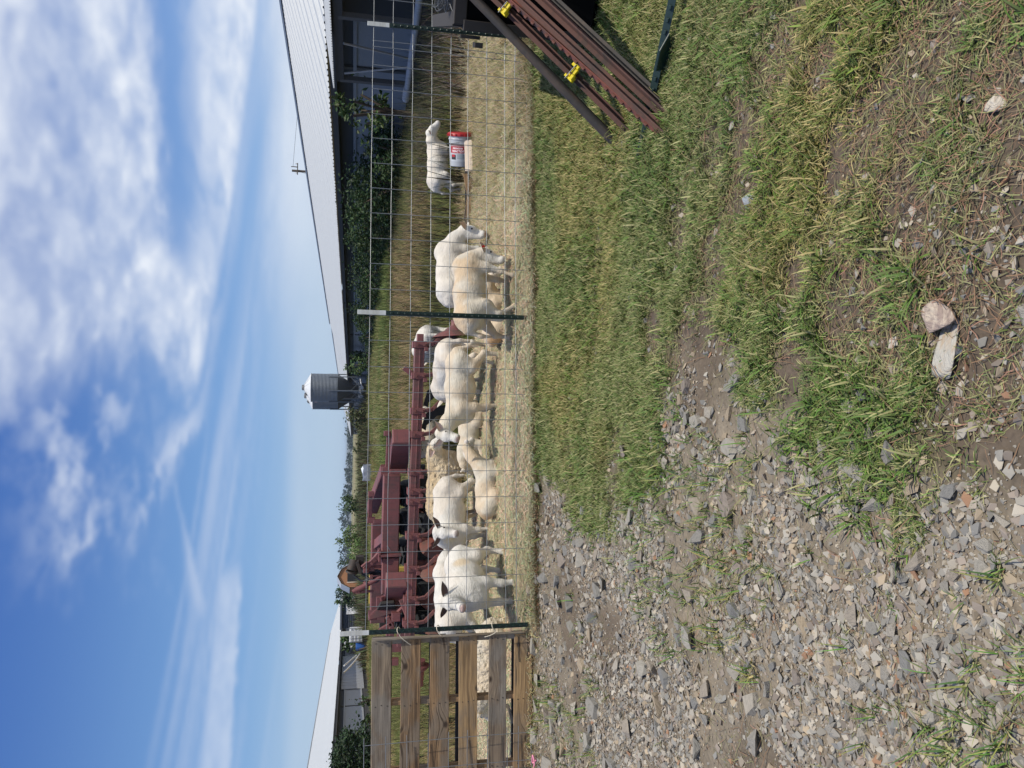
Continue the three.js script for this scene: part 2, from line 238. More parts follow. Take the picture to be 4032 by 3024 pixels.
// ---------- poultry barns ----------
function sheetGeo(len, wid, rib, amp) { // metal roof sheet: x down-slope 0..len, z 0..wid, ribs along x
  const n = Math.round(wid / rib), P = [], I = []; const prof = [];
  for (let i = 0; i < n; i++) { const z = i * rib; prof.push([z, 0], [z + rib * 0.62, 0], [z + rib * 0.72, amp], [z + rib * 0.9, amp]); } prof.push([wid, 0]);
  for (const x of [0, len]) for (const [z, y] of prof) P.push(x, y, z);
  const m = prof.length; for (let i = 0; i < m - 1; i++) I.push(i, i + 1, m + i, i + 1, m + i + 1, m + i);
  const g = new THREE.BufferGeometry(); g.setAttribute('position', new THREE.Float32BufferAttribute(P, 3)); g.setAttribute('uv', new THREE.Float32BufferAttribute(P.flatMap((v, i) => i % 3 === 0 ? [P[i] * 0.4, P[i + 2] * 0.4] : []), 2)); g.setIndex(I); const h = g.toNonIndexed(); h.computeVertexNormals(); return h;
}
// local frame: z runs along the barn (negative away), x=0 the near eave, side * x into the barn
function barn(label, X0, phi, tilt, side, eave, ridgeX, ridgeY, z0, z1, group, sheetW = 0.92) {
  const g = thing('poultry_barn', label, 'barn', [X0, 0, 0], 0, group); g.rotation.set(tilt, phi, 0, 'YXZ');
  const roof = new THREE.Group(); roof.name = 'roof'; g.add(roof);
  const sl = Math.hypot(ridgeX, ridgeY - eave), ang = Math.atan2(ridgeY - eave, ridgeX), n = Math.round((z0 - z1) / sheetW);
  const sheet = sheetGeo(sl + 0.05, sheetW + 0.03, 0.23, 0.022);
  for (let i = 0; i < n; i++) { const s = new THREE.Mesh(sheet, M.roof); s.name = 'roof_sheet'; s.castShadow = s.receiveShadow = true; const h = new THREE.Group(); s.position.set(0, eave + (i % 2) * 0.003, z0 - (i + 1) * sheetW); s.rotation.set(0, side > 0 ? 0 : Math.PI, ang * 1, 'YXZ'); if (side < 0) s.position.z += sheetW; roof.add(s); }
  mesh('roof_slope', box(sl, 0.04, z0 - z1, side * ridgeX * 1.5, (eave + ridgeY) / 2 - 0.02, (z0 + z1) / 2, 0, 0, -side * ang), M.roofFar, roof);
  mesh('ridge_cap', box(0.4, 0.05, z0 - z1, side * ridgeX, ridgeY + 0.03, (z0 + z1) / 2), M.roofFar, roof);
  mesh('fascia', [box(0.05, 0.13, z0 - z1, side * 0.06, eave - 0.09, (z0 + z1) / 2), box(0.42, 0.03, z0 - z1, side * 0.27, eave - 0.1, (z0 + z1) / 2)], M.board, g);
  const w = side * 0.5, mid = (z0 + z1) / 2, L = z0 - z1;
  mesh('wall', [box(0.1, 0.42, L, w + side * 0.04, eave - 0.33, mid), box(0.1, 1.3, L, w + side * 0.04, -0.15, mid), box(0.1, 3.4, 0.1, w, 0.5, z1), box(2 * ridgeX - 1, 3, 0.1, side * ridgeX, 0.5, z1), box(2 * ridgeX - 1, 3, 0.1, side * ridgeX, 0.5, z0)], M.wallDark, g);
  for (const zg of [z0 - 0.06, z1 + 0.06]) mesh('gable', prism([[0.3, eave - 0.3], [2 * ridgeX - 0.3, eave - 0.3], [ridgeX, ridgeY - 0.06]].map(([x, y]) => [side * x, y]), 0.08, 0, 0, zg), M.wallWhite, g);
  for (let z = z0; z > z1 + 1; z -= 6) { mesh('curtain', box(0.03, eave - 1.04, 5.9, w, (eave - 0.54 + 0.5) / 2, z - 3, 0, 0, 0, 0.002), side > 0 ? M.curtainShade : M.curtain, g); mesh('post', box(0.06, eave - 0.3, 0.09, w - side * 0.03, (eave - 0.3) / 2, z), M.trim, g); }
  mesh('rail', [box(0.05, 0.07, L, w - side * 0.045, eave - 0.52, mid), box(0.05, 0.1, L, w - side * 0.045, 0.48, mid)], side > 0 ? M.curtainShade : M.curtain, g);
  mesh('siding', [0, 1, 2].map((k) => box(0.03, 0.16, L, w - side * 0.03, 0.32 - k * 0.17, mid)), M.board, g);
  return g;
}
const barnR = barn('long white-roofed poultry barn on the right with a lean-to, nearest part', 8.2, 0.1275, -0.0093, 1, 2.1, 6.4, 3.83, -10.5, -72, 'poultry barns');
barn('farther end of the right-hand barn row, its roof showing behind the feed bins', 8.35, 0.1275, -0.0093, 1, 2.1, 6.2, 3.72, -74, -146, 'poultry barns', 1.8);
const barnL = barn('long white-roofed poultry barn on the left beyond the wooden pallet', -11, 0.178, -0.0043, -1, 2.1, 8, 4.34, -26, -140, 'poultry barns', 1.8);
{ // lean-to roof, doors and pipes on the near part of the right barn
  const g = barnR, ln = sheetGeo(1.32, 0.95, 0.076, 0.018), an = 0.15;
  const lr = new THREE.Group(); lr.name = 'lean_to_roof'; g.add(lr);
  for (let i = 0; i < 5; i++) { const s = new THREE.Mesh(ln, M.roofFar); s.name = 'roof_sheet'; s.castShadow = s.receiveShadow = true; s.position.set(-1.0, 1.93, -10.1 - (i + 1) * 0.92); s.rotation.z = an; lr.add(s); }
  mesh('beam', [box(0.08, 0.14, 4.4, -0.85, 1.83, -12.4), box(0.06, 0.1, 4.6, -0.45, 1.86, -12.4)], M.board, g);
  for (const z of [-10.6, -12.6, -14.55]) mesh('post', box(0.09, 2.0, 0.09, -0.85, 0.83, z), M.trim, g);
  mesh('door', [box(0.06, 1.5, 1.0, 0.36, 1.0, -12.05), ...[0, 1, 2, 3].map((k) => box(0.02, 1.45, 0.03, 0.32, 1.0, -11.7 - k * 0.25))], M.navy, g); mesh('door', box(0.06, 1.5, 1.1, 0.37, 1.02, -10.9), M.dark, g, 'dark open doorway under the lean-to');
  mesh('panel', box(0.05, 1.5, 0.5, 0.33, 1.0, -13.0), M.trim, g); mesh('panel', box(0.05, 1.6, 1.2, 0.35, 1.0, -13.95), M.board, g);
  mesh('pipe', [rod([-0.95, 0.62, -9.6], [-0.95, 0.62, -14.9], 0.055, 0.055, 14), rod([-0.95, 0.62, -14.5], [-0.95, 0.62, -14.92], 0.07, 0.07, 14)], M.pvcOld, g);
  mesh('brace', [rod([-0.9, 1.75, -13.3], [-0.6, 0.6, -14.1], 0.02), rod([-0.88, 1.75, -14.3], [-0.8, 0.55, -14.0], 0.02)], M.pvcOld, g);
  const h = barnL; mesh('door', box(0.08, 1.5, 3.6, 0.12, 1.0, -71.5), M.white, h, 'bright white door standing proud of the wall');
  for (let k = 0; k < 12; k++) mesh('wall_panel', box(0.05, 1.55, 1.05, -0.42, 1.05, -55.4 - k * 1.13), M.curtain, h);
}

// ---------- feed bins ----------
function feedBin(label, x, z, sc) {
  const y0 = baseY(z), g = thing('feed_bin', label, 'feed bin', [x, y0, z], 0.35, 'feed bins by the barn'); g.scale.setScalar(sc); const R = 1.06, base = 2.65, top = 4.62, prof = [];
  for (let y = base; y < top - 0.02; y += 0.1) prof.push([R, y], [R + 0.024, y + 0.025], [R + 0.024, y + 0.05], [R, y + 0.075]); prof.push([R, top]);
  mesh('cylinder', lathe(prof, 40), M.binSteel, g); mesh('roof', [lathe([[R + 0.05, top - 0.01], [0.2, top + 0.5], [0.2, top + 0.52]], 32), ...Array.from({ length: 12 }, (_, k) => beam([Math.cos(k * 0.5236) * R, top + 0.02, Math.sin(k * 0.5236) * R], [Math.cos(k * 0.5236) * 0.2, top + 0.53, Math.sin(k * 0.5236) * 0.2], 0.02, 0.02))], M.binCone, g);
  mesh('lid', lathe([[0, top + 0.68], [0.2, top + 0.66], [0.22, top + 0.5], [0.24, top + 0.5]], 20), M.binDark, g); mesh('hopper', lathe([[R, base], [0.16, 1.25], [0.16, 1.1]], 32), M.binDark, g);
  mesh('hinge', box(0.2, 0.1, 0.12, -0.55, top + 0.36, 0.1, 0, 0, 0.5), M.binDark, g); mesh('auger', [rod([0, 1.1, 0], [0.1, 0.75, 0], 0.12), rod([0, 0.85, 0], [2.6, 1.3, 1.2], 0.06)], M.pvc, g);
  for (let k = 0; k < 6; k++) { const a = k * 1.0472, c = Math.cos(a) * (R + 0.05), s = Math.sin(a) * (R + 0.05); mesh('leg', [box(0.1, 3.3, 0.03, c, 1.65, s, 0, -a + Math.PI / 2), box(0.03, 3.3, 0.08, c, 1.65, s, 0, -a + Math.PI / 2)], M.binSteel, g);
    const a2 = a + 1.0472, c2 = Math.cos(a2) * (R + 0.05), s2 = Math.sin(a2) * (R + 0.05); mesh('brace', [beam([c, 0.7, s], [c2, 1.7, s2], 0.03, 0.03), beam([c, 1.7, s], [c2, 0.7, s2], 0.03, 0.03)], M.binSteel, g); }
  return g;
}
feedBin('corrugated grey feed bin with pale cone roof, the front one of two', -0.52, -60, 1);
{ const g = feedBin('rear feed bin, half hidden behind the front one, with a faded mark', -1.22, -64.5, 1.02); mesh('mark', box(0.7, 0.16, 0.01, -0.5, 4.35, 0.97, 0, -0.48 - 0.0, 0), std([0.5, 0.36, 0.4], 0.7), g, 'faded pinkish mark'); }

// ---------- small buildings and things far behind ----------
{ const z = -70, y = baseY(z), g = thing('garden_shed', 'small orange wooden shed with gambrel roof and dark open doorway', 'shed', [-17.35, y, z], 0.42);
  const prof = [[-0.98, 0], [-0.98, 1.62], [-0.62, 2.25], [0, 2.58], [0.62, 2.25], [0.98, 1.62], [0.98, 0]];
  mesh('wall', prism(prof, 2.6, 0, 0, -1.3), M.shedOrange, g); for (let k = 0; k < 12; k++) mesh('plank', box(0.15, 1.6, 0.02, -0.9 + k * 0.164, 0.82, 0.012), M.shedOrange, g);
  const rf = new THREE.Group(); rf.name = 'roof'; g.add(rf); const e = [[-1.08, 1.55], [-0.66, 2.3], [0, 2.66], [0.66, 2.3], [1.08, 1.55]];
  for (let i = 0; i < 4; i++) mesh('roof_panel', box(Math.hypot(e[i + 1][0] - e[i][0], e[i + 1][1] - e[i][1]), 0.04, 2.8, (e[i][0] + e[i + 1][0]) / 2, (e[i][1] + e[i + 1][1]) / 2, -1.28, 0, 0, Math.atan2(e[i + 1][1] - e[i][1], e[i + 1][0] - e[i][0])), M.roofFar, rf);
  mesh('doorway', box(1.0, 1.75, 0.05, 0, 0.9, 0.02), M.dark, g); mesh('door_frame', [box(0.08, 1.8, 0.07, 0.55, 0.9, 0.03), box(0.08, 1.8, 0.07, -0.55, 0.9, 0.03)], M.woodPale, g); }
{ const z = -78, y = baseY(z), g = thing('metal_shed', 'dark blue-grey shed with a crumpled white sheet over its door', 'shed', [-23.2, y, z], 0.3);
  mesh('wall', box(2.5, 2.3, 3, 0, 1.15, -1.5), M.navy, g); for (let k = 0; k < 11; k++) mesh('batten', box(2.5, 0.03, 0.02, 0, 0.2 + k * 0.2, 0.01), M.binDark, g); mesh('roof', box(2.8, 0.08, 3.3, 0, 2.36, -1.45, 0.05), M.dark, g);
  const pg = new THREE.PlaneGeometry(0.95, 1.6, 20, 30), p = pg.attributes.position; for (let i = 0; i < p.count; i++) p.setZ(i, 0.1 * (fbm(p.getX(i) * 3, p.getY(i) * 3, 2, 3) - 0.3)); pg.computeVertexNormals(); pg.translate(0.55, 1.1, 0.06); mesh('white_sheet', pg, M.white, g); mesh('frame', box(0.1, 2.2, 0.1, 1.18, 1.1, 0.04), M.woodPale, g); }
{ const z = -60, y = baseY(z), g = thing('liquid_tote', 'white plastic liquid tote in a metal cage on a dark pallet', 'tote', [-19.35, y, z], 0.2);
  mesh('tank', box(1.0, 0.95, 1.1, 0, 1.0, 0, 0, 0, 0, 0.06), M.white, g); mesh('cage', [...[-0.5, -0.25, 0, 0.25, 0.5].map((x) => rod([x, 0.5, 0.58], [x, 1.5, 0.58], 0.018)), ...[0.55, 0.8, 1.05, 1.3, 1.5].map((h) => rod([-0.52, h, 0.58], [0.52, h, 0.58], 0.018))], M.binSteel, g); mesh('pallet', [box(1.1, 0.1, 1.1, 0, 0.42, 0), ...[-0.45, 0, 0.45].map((x) => box(0.12, 0.38, 1.1, x, 0.19, 0))], M.dark, g); }
{ const z = -60, y = baseY(z), g = thing('barrel', 'bright blue plastic barrel with weeds growing from it beside the left barn', 'barrel', [-20.3, y + 0.32, z]); mesh('body', lathe([[0.24, 0], [0.29, 0.1], [0.3, 0.35], [0.29, 0.62], [0.26, 0.68]], 20), M.blue, g); mesh('stand', box(0.7, 0.3, 0.6, 0, -0.16, 0), M.trim, g); }
solo('plastic_pipe', 'longer white plastic pipe leaning from the blue barrel up to the left barn', 'pipe', [tube([[-20.55, 0.22, -59.2], [-20.2, 0.55, -57], [-19.8, 0.98, -54.6], [-19.35, 1.45, -52.2]], 0.05, 20, 8)], M.pvc);
solo('plastic_pipe', 'shorter straight white plastic pipe leaning above the longer one', 'pipe', [rod([-20.6, 0.5, -59], [-19.75, 1.42, -54.6], 0.045)], M.pvc);
{ const z = -58, g = thing('tarp_bundle', 'grey tarp-wrapped bundle with a crumpled shiny top in the mown field', 'tarp bundle', [-6.75, baseY(z), z], 0.1);
  const bg = new THREE.BoxGeometry(1.2, 0.66, 1, 14, 10, 10), p = bg.attributes.position; for (let i = 0; i < p.count; i++) { const x = p.getX(i), y = p.getY(i), zz = p.getZ(i), k = 0.12 * (fbm(x * 3, y * 3, zz * 3, 3) - 0.5); p.setXYZ(i, x * (1 - 0.1 * y) + k, y + k + (y > 0.2 ? 0.12 * (fbm(x * 4, 7, zz * 4, 2) - 0.5) : 0), zz + k); } bg.computeVertexNormals(); bg.translate(0, 0.35, 0); mesh('cover', bg, M.tarp, g);
  mesh('crumpled_top', new ConvexGeometry([[-0.1, 0.68, -0.3], [0.55, 0.66, -0.3], [0.5, 0.7, 0.3], [0.1, 0.62, 0.42], [0.3, 0.84, 0], [-0.05, 0.74, 0.2]].map((q) => V(...q))), M.tarpLight, g); }
{ const g = thing('utility_pole', 'weathered utility pole with insulators rising behind the right barn roof', 'utility pole', [28.9, -1.2, -110]);
  mesh('pole', rod([0, 0, 0], [0, 10.65, 0], 0.2, 0.16, 12), M.pole, g); mesh('crossarm', [box(1.6, 0.12, 0.12, 0.25, 9.9, 0.16), box(0.1, 0.9, 0.1, 0.5, 10.3, 0.2)], M.pole, g); for (const x of [-0.3, 0.5, 0.95]) mesh('insulator', lathe([[0, 0.28], [0.09, 0.22], [0.05, 0.14], [0.1, 0.08], [0.06, 0]], 10).translate(x, 9.96, 0.16), M.white, g);
  mesh('wire', tube([[0.5, 10.5, 0.2], [20, 9.2, 3], [45, 9.6, 6]], 0.02, 30, 5), M.dark, g); mesh('guy_wire', rod([0, 10, 0], [-3, 0, 2], 0.015), M.dark, g); }

// ---------- trees, shrubs, weeds ----------
function leafCloud(r, n, centre, rad, size, cols, fill = 0.75) { // leaf-sized faces in clumps
  const P = [], N = [], C = [], clumps = []; const nc = Math.max(5, Math.round(n / 45));
  for (let i = 0; i < nc; i++) { let x, y, z; do { x = r() * 2 - 1; y = r() * 2 - 1; z = r() * 2 - 1; } while (x * x + y * y + z * z > 1); const l = Math.hypot(x, y, z), k = l > 0.05 ? mix(1, Math.pow(l, -0.35), fill) : 1; clumps.push([x * k, y * k, z * k, 0.14 + r() * 0.2, r()]); }
  for (let i = 0; i < n; i++) {
    const c = clumps[Math.floor(r() * nc)], q = [0, 1, 2].map(() => (r() + r() + r() - 1.5) * 1.3 * c[3]); const p = V(centre[0] + (c[0] + q[0]) * rad[0], centre[1] + (c[1] + q[1]) * rad[1], centre[2] + (c[2] + q[2]) * rad[2]);
    const s = size * (0.6 + r() * 0.8), d = V(r() - 0.5, r() * 0.7 - 0.45, r() - 0.5).normalize(), w = V(r() - 0.5, (r() - 0.5) * 0.6, r() - 0.5).cross(d).normalize(), nn = d.clone().cross(w);
    const a = p, b = p.clone().addScaledVector(d, s * 0.5).addScaledVector(w, s * 0.24).addScaledVector(nn, s * 0.05), e = p.clone().addScaledVector(d, s * 0.5).addScaledVector(w, -s * 0.24).addScaledVector(nn, s * 0.05), t = p.clone().addScaledVector(d, s).addScaledVector(nn, -s * 0.08);
    const col = mixc(cols[0], cols[1], clamp(c[4] * 0.7 + r() * 0.45 - 0.1, 0, 1)).map((v) => v * (0.8 + r() * 0.4));
    for (const [u, v2, w2] of [[a, b, t], [a, t, e]]) { for (const m of [u, v2, w2]) { P.push(m.x, m.y, m.z); C.push(...col); } }
  }
  const g = new THREE.BufferGeometry(); g.setAttribute('position', new THREE.Float32BufferAttribute(P, 3)); g.setAttribute('color', new THREE.Float32BufferAttribute(C, 3)); g.setAttribute('uv', new THREE.Float32BufferAttribute(new Float32Array(P.length / 3 * 2), 2)); g.computeVertexNormals(); return g;
}
const leafM = new THREE.MeshPhysicalMaterial({ vertexColors: true, roughness: 0.6, side: THREE.DoubleSide, transmission: 0.25, thickness: 0, specularIntensity: 0.6 });
const leafFar = new THREE.MeshStandardMaterial({ vertexColors: true, roughness: 0.7, side: THREE.DoubleSide });
const DARK = [[0.016, 0.034, 0.014], [0.042, 0.085, 0.026]], MIDG = [[0.03, 0.06, 0.018], [0.085, 0.14, 0.035]], BRIGHT = [[0.05, 0.1, 0.02], [0.13, 0.2, 0.05]], OLIVE = [[0.05, 0.065, 0.025], [0.12, 0.13, 0.05]];
let seedT = 500;
function bush(name, label, cat, x, z, w, h, d, n, size, cols, group, lift = 0, trunkR = 0.04) {
  const r = rng(seedT += 13), y = baseY(z) + lift, t = thing(name, label, cat, [x, y, z], r() * 6, group), st = [];
  for (let i = 0; i < 5; i++) { const a = i * 1.256 + r(), q = [Math.cos(a) * w * 0.3, h * (0.5 + r() * 0.3), Math.sin(a) * d * 0.3]; st.push(tube([[0, 0, 0], [q[0] * 0.3, q[1] * 0.45, q[2] * 0.3], q], trunkR * (0.5 + r() * 0.4), 8, 5)); } st.push(rod([0, -0.3, 0], [0, h * 0.35, 0], trunkR * 1.4, trunkR));
  mesh(cat === 'tree' ? 'trunk' : 'stems', st, M.bark, t);
  mesh(cat === 'tree' ? 'crown' : 'foliage', [leafCloud(r, n, [0, h * 0.56, 0], [w / 2, h * 0.46, d / 2], size, cols), leafCloud(r, Math.round(n * 0.1), [0, h * 0.56, 0], [w * 0.57, h * 0.5, d * 0.57], size, cols)], -z > 45 ? leafFar : leafM, t); return t;
}
const onBarnR = (z, off) => [8.2 + off * 0.992 - 0.128 * z * -1, z]; // world position at distance z along the right barn
const bx = (zl, off) => 8.2 + off + 0.1275 * zl;
[[-15.7, -0.75, 1.0, 1.5, 380, 0.5, 'vine with large drooping leaves hanging at the end of the lean-to'], [-18.7, -0.3, 1.5, 1.35, 900, 0, 'dark shrub against the right barn, first past the bare white curtain'], [-20.2, -0.5, 1.7, 1.75, 1300, 0, 'dark leafy shrub against the right barn, second in the dense row'], [-21.8, -0.5, 1.8, 1.85, 1400, 0, 'tall dark shrub under the barn eave, third in the dense row'], [-23.5, -0.5, 1.8, 1.7, 1300, 0, 'dark shrub in the middle of the dense row by the right barn'], [-25.4, -0.5, 2.0, 1.8, 1300, 0, 'dark shrub past the middle of the dense row by the right barn'], [-27.6, -0.5, 2.0, 1.65, 1200, 0, 'shrub with a few pinkish dead leaves by the right barn'], [-29.9, -0.5, 2.0, 1.7, 1100, 0, 'shrub near the far end of the dense row by the right barn'], [-31.9, -0.5, 1.2, 1.4, 600, 0, 'small shrub closing the dense row by the right barn'], [-35.2, -0.5, 2.2, 1.75, 1000, 0, 'shrub rising behind the middle fence post'], [-38, -0.5, 2.2, 1.6, 900, 0, 'bright-tipped shrub just left of the middle fence post'], [-41, -0.5, 1.8, 1.3, 600, 0, 'shrub trailing to the left of the middle fence post'], [-46.5, -0.5, 2.4, 1.2, 500, 0, 'low shrub alone at the far barn wall']].forEach(([z, off, w, h, n, lift, label], i) => bush('shrub', label, 'shrub', bx(z, off), z, w, h * 0.9, 1.1, i === 0 ? n : Math.round(n * 1.8), i === 0 ? 0.13 : 0.105, i === 0 ? MIDG : [DARK[0], [0.06, 0.115, 0.03]], 'shrubs along the right barn', lift));
bush('bush', 'green bush at the right foot of the feed bins', 'bush', 1.15, -50, 1.5, 2.0, 1.2, 700, 0.2, MIDG); bush('bush', 'olive bush just left of the feed bins', 'bush', -2.5, -58, 1.5, 1.9, 1.2, 700, 0.2, OLIVE); bush('bush', 'lower bush with pale flowers left of the feed bins, beyond the olive one', 'bush', -3.7, -62, 1.6, 1.3, 1.4, 600, 0.2, OLIVE);
bush('large_bush', 'big dark green bush in front of the left barn at the picture edge', 'bush', -17.1, -36, 2.3, 1.95, 2.0, 4200, 0.17, [[0.016, 0.036, 0.016], [0.055, 0.1, 0.035]]);
bush('small_plant', 'small leafy sapling against the left barn wall', 'plant', -17.55, -43, 0.5, 1.15, 0.5, 110, 0.16, MIDG); bush('small_plant', 'low leafy plant at the foot of the left barn wall', 'plant', -17.9, -41, 0.7, 0.75, 0.6, 150, 0.16, MIDG);
bush('tree', 'feathery tree between the tarp bundle and the shed, right of two', 'tree', -11.8, -75, 2.0, 2.4, 1.8, 900, 0.22, MIDG); bush('tree', 'taller yellow-green tree between the tarp bundle and the shed, left of two', 'tree', -15.1, -77, 2.2, 2.75, 2, 1000, 0.22, BRIGHT);
bush('bush', 'bright green flowering bush right of the orange shed', 'bush', -15.4, -70, 2.6, 1.6, 2, 1000, 0.2, BRIGHT); bush('bush', 'narrow dark bush right behind the orange shed', 'bush', -18.6, -80, 1.6, 2.6, 1.5, 500, 0.22, MIDG);
bush('tree', 'round dark green tree between the orange shed and the blue-grey shed', 'tree', -20.2, -74, 2.2, 2.75, 2, 1600, 0.2, [DARK[0], [0.06, 0.12, 0.04]]); bush('bush', 'spiky drooping plant behind the white tip of the left fence post', 'bush', -22.5, -68, 1.3, 2.5, 1.2, 260, 0.4, MIDG); bush('bush', 'vine climbing over the blue-grey shed roof', 'bush', -22.3, -79.5, 1.6, 2.9, 1, 320, 0.22, BRIGHT); bush('bush', 'dusty plant at the door of the blue-grey shed', 'bush', -23, -76, 0.9, 1.5, 0.8, 180, 0.22, MIDG);
bush('bush', 'low olive bush beyond the tarp bundle', 'bush', -10, -72, 2, 1.1, 1.4, 500, 0.2, OLIVE); bush('bush', 'low grey-green bush between the tarp bundle and the feed bins', 'bush', -4.5, -66, 2.2, 1.0, 1.3, 500, 0.2, OLIVE); bush('bush', 'weedy bush with white flowers beyond the plough rail', 'bush', -6.1, -70, 1.6, 1.3, 1.2, 350, 0.2, OLIVE);
{ // the far wood
  const r = rng(91), parts = [];
  for (let i = 0; i < 320; i++) { const z = -1050 - r() * 350, x = -620 + i * 3.9 + r() * 9, hill = 11 * Math.exp(-Math.pow((x + 245) / 75, 2)), h = 6 + r() * 4, w = 8 + r() * 7; parts.push(leafCloud(r, 44, [x, baseY(z) + h * 0.5 + hill * r(), z], [w * 0.7, h * 0.62, w * 0.5], 4.2, [[0.012, 0.026, 0.018], [0.03, 0.055, 0.028]], 0.5)); }
  mesh('far_wood', parts, leafFar, scene); scene.children.at(-1).userData = { label: 'dark line of distant woods along the horizon', category: 'woods', kind: 'stuff' };
}

// ---------- wire fence ----------
const rodH = [0.03, 0.13, 0.22, 0.373, 0.53, 0.676, 0.833, 0.99, 1.15, 1.31];
function panel(label, x0, x1, stays, off) {
  const a = Math.atan(0.09), g = thing('wire_panel', label, 'wire panel', [x0, 0, fenceZ(x0) + off], a, 'welded wire panels of the pen fence'), k = 1 / Math.cos(a), L = (x1 - x0) * k, r = rng(Math.round(900 + x0 * 10));
  for (const h of rodH) { const pts = []; for (let i = 0; i <= 14; i++) pts.push([L * i / 14, h + (r() - 0.5) * 0.006, (r() - 0.5) * 0.008]); mesh('horizontal_wire', tube(pts, 0.0026, 42, 6), M.galv, g); }
  for (const x of stays) { const s = (x - x0) * k; mesh('vertical_wire', tube([[s, 0.02, 0.006], [s + (r() - 0.5) * 0.008, 0.65, 0.006], [s + (r() - 0.5) * 0.006, 1.318, 0.006]], 0.0026, 10, 6), M.galv, g); }
}
const st1 = []; for (let x = 0.12 - 10 * 0.2045; x < 2.95; x += 0.2045) st1.push(x);
panel('long wire panel between the left and right green posts, in front of the sheep', st1[0], st1.at(-1), st1, 0); panel('wire panel running out of the picture on the right by the black box', 2.72, 5.4, Array.from({ length: 14 }, (_, i) => 2.72 + i * 0.2045), 0.012); panel('short stretch of wire panel in front of the wooden pallet on the left', -5.2, -2.66, Array.from({ length: 13 }, (_, i) => -2.71 - i * 0.2045), 0.05);

function tPost(name, label, cat, pos, H, lean, mBody, mTip, tip, group, rotY = 0, studded = true) {
  const g = thing(name, label, cat, pos, rotY, group); if (lean) g.quaternion.copy(lean); const w = 0.036;
  const body = (y0, y1, m, n) => mesh(n, [box(w, y1 - y0, 0.005, 0, (y0 + y1) / 2, 0, 0, 0, 0, 0.0015), box(0.006, y1 - y0, 0.034, 0, (y0 + y1) / 2, -0.019, 0, 0, 0, 0.0015)], m, g);
  body(-0.25, H - tip, mBody, 'post'); if (tip) body(H - tip, H, mTip, 'painted_tip');
  const s = box(0.012, 0.02, 0.012, 0, 0, 0.007, 0, 0, 0, 0.003); const st = []; for (let y = 0.06; y < H - tip - 0.02; y += 0.054) st.push(s.clone().translate(0, y, 0)); if (studded) mesh('studs', st, mBody, g, undefined, 'stuff'); return g;
}
tPost('fence_post', 'left green steel fence post with white tip, beside the wooden pallet', 'fence post', [-1.89, 0, -5.885], 1.5, null, M.postGreen, M.postWhite, 0.215, 'green steel fence posts of the pen');
tPost('fence_post', 'middle green steel fence post with white tip, behind it a standing sheep', 'fence post', [0.545, 0, -6.135], 1.405, null, M.postGreen, M.postWhite, 0.22, 'green steel fence posts of the pen');
tPost('fence_post', 'right green steel fence post with white tip, near the black steel box', 'fence post', [2.93, 0, -6.345], 1.36, new THREE.Quaternion().setFromEuler(new THREE.Euler(0, 0, 0.02)), M.postGreen, M.postWhite, 0.175, 'green steel fence posts of the pen');
{ const r = rng(4), loop = (y, dx, dy, x = -1.89, z = -5.885) => [tube(Array.from({ length: 10 }, (_, i) => [x + Math.cos(i * 0.698) * 0.026, y + Math.sin(i * 0.698 + 0.6) * 0.016, z - 0.008 + Math.sin(i * 0.698) * 0.03]), 0.003, 40, 5), tube([[x - 0.02, y, z + 0.022], [x - 0.04, y - 0.012, z + 0.02], [x - 0.05 - dx * 0.5, y + dy * 0.5 - 0.01, z + 0.012], [x - 0.05 - dx, y + dy, z + 0.0]], 0.003, 24, 5)];
  solo('tie_wire', 'pale wire tie high on the left post, its end curling over the pallet', 'wire tie', loop(1.06, 0.06, -0.09), M.twine, 'wire ties on the left post'); solo('tie_wire', 'pale wire tie halfway up the left post', 'wire tie', loop(0.76, 0.0, -0.02), M.twine, 'wire ties on the left post'); solo('tie_wire', 'pale wire tie low on the left post, slanting to the pallet', 'wire tie', loop(0.33, 0.03, 0.07), M.twine, 'wire ties on the left post'); solo('twine', 'pink twine tangled on the ground below the pallet at the picture edge', 'twine', tube([[-3.1, 0.16, -5.78], [-2.98, 0.05, -5.74], [-2.9, 0.03, -5.7], [-2.84, 0.04, -5.72], [-2.92, 0.03, -5.76], [-2.86, 0.02, -5.68]], 0.006, 40, 5), M.pink); }

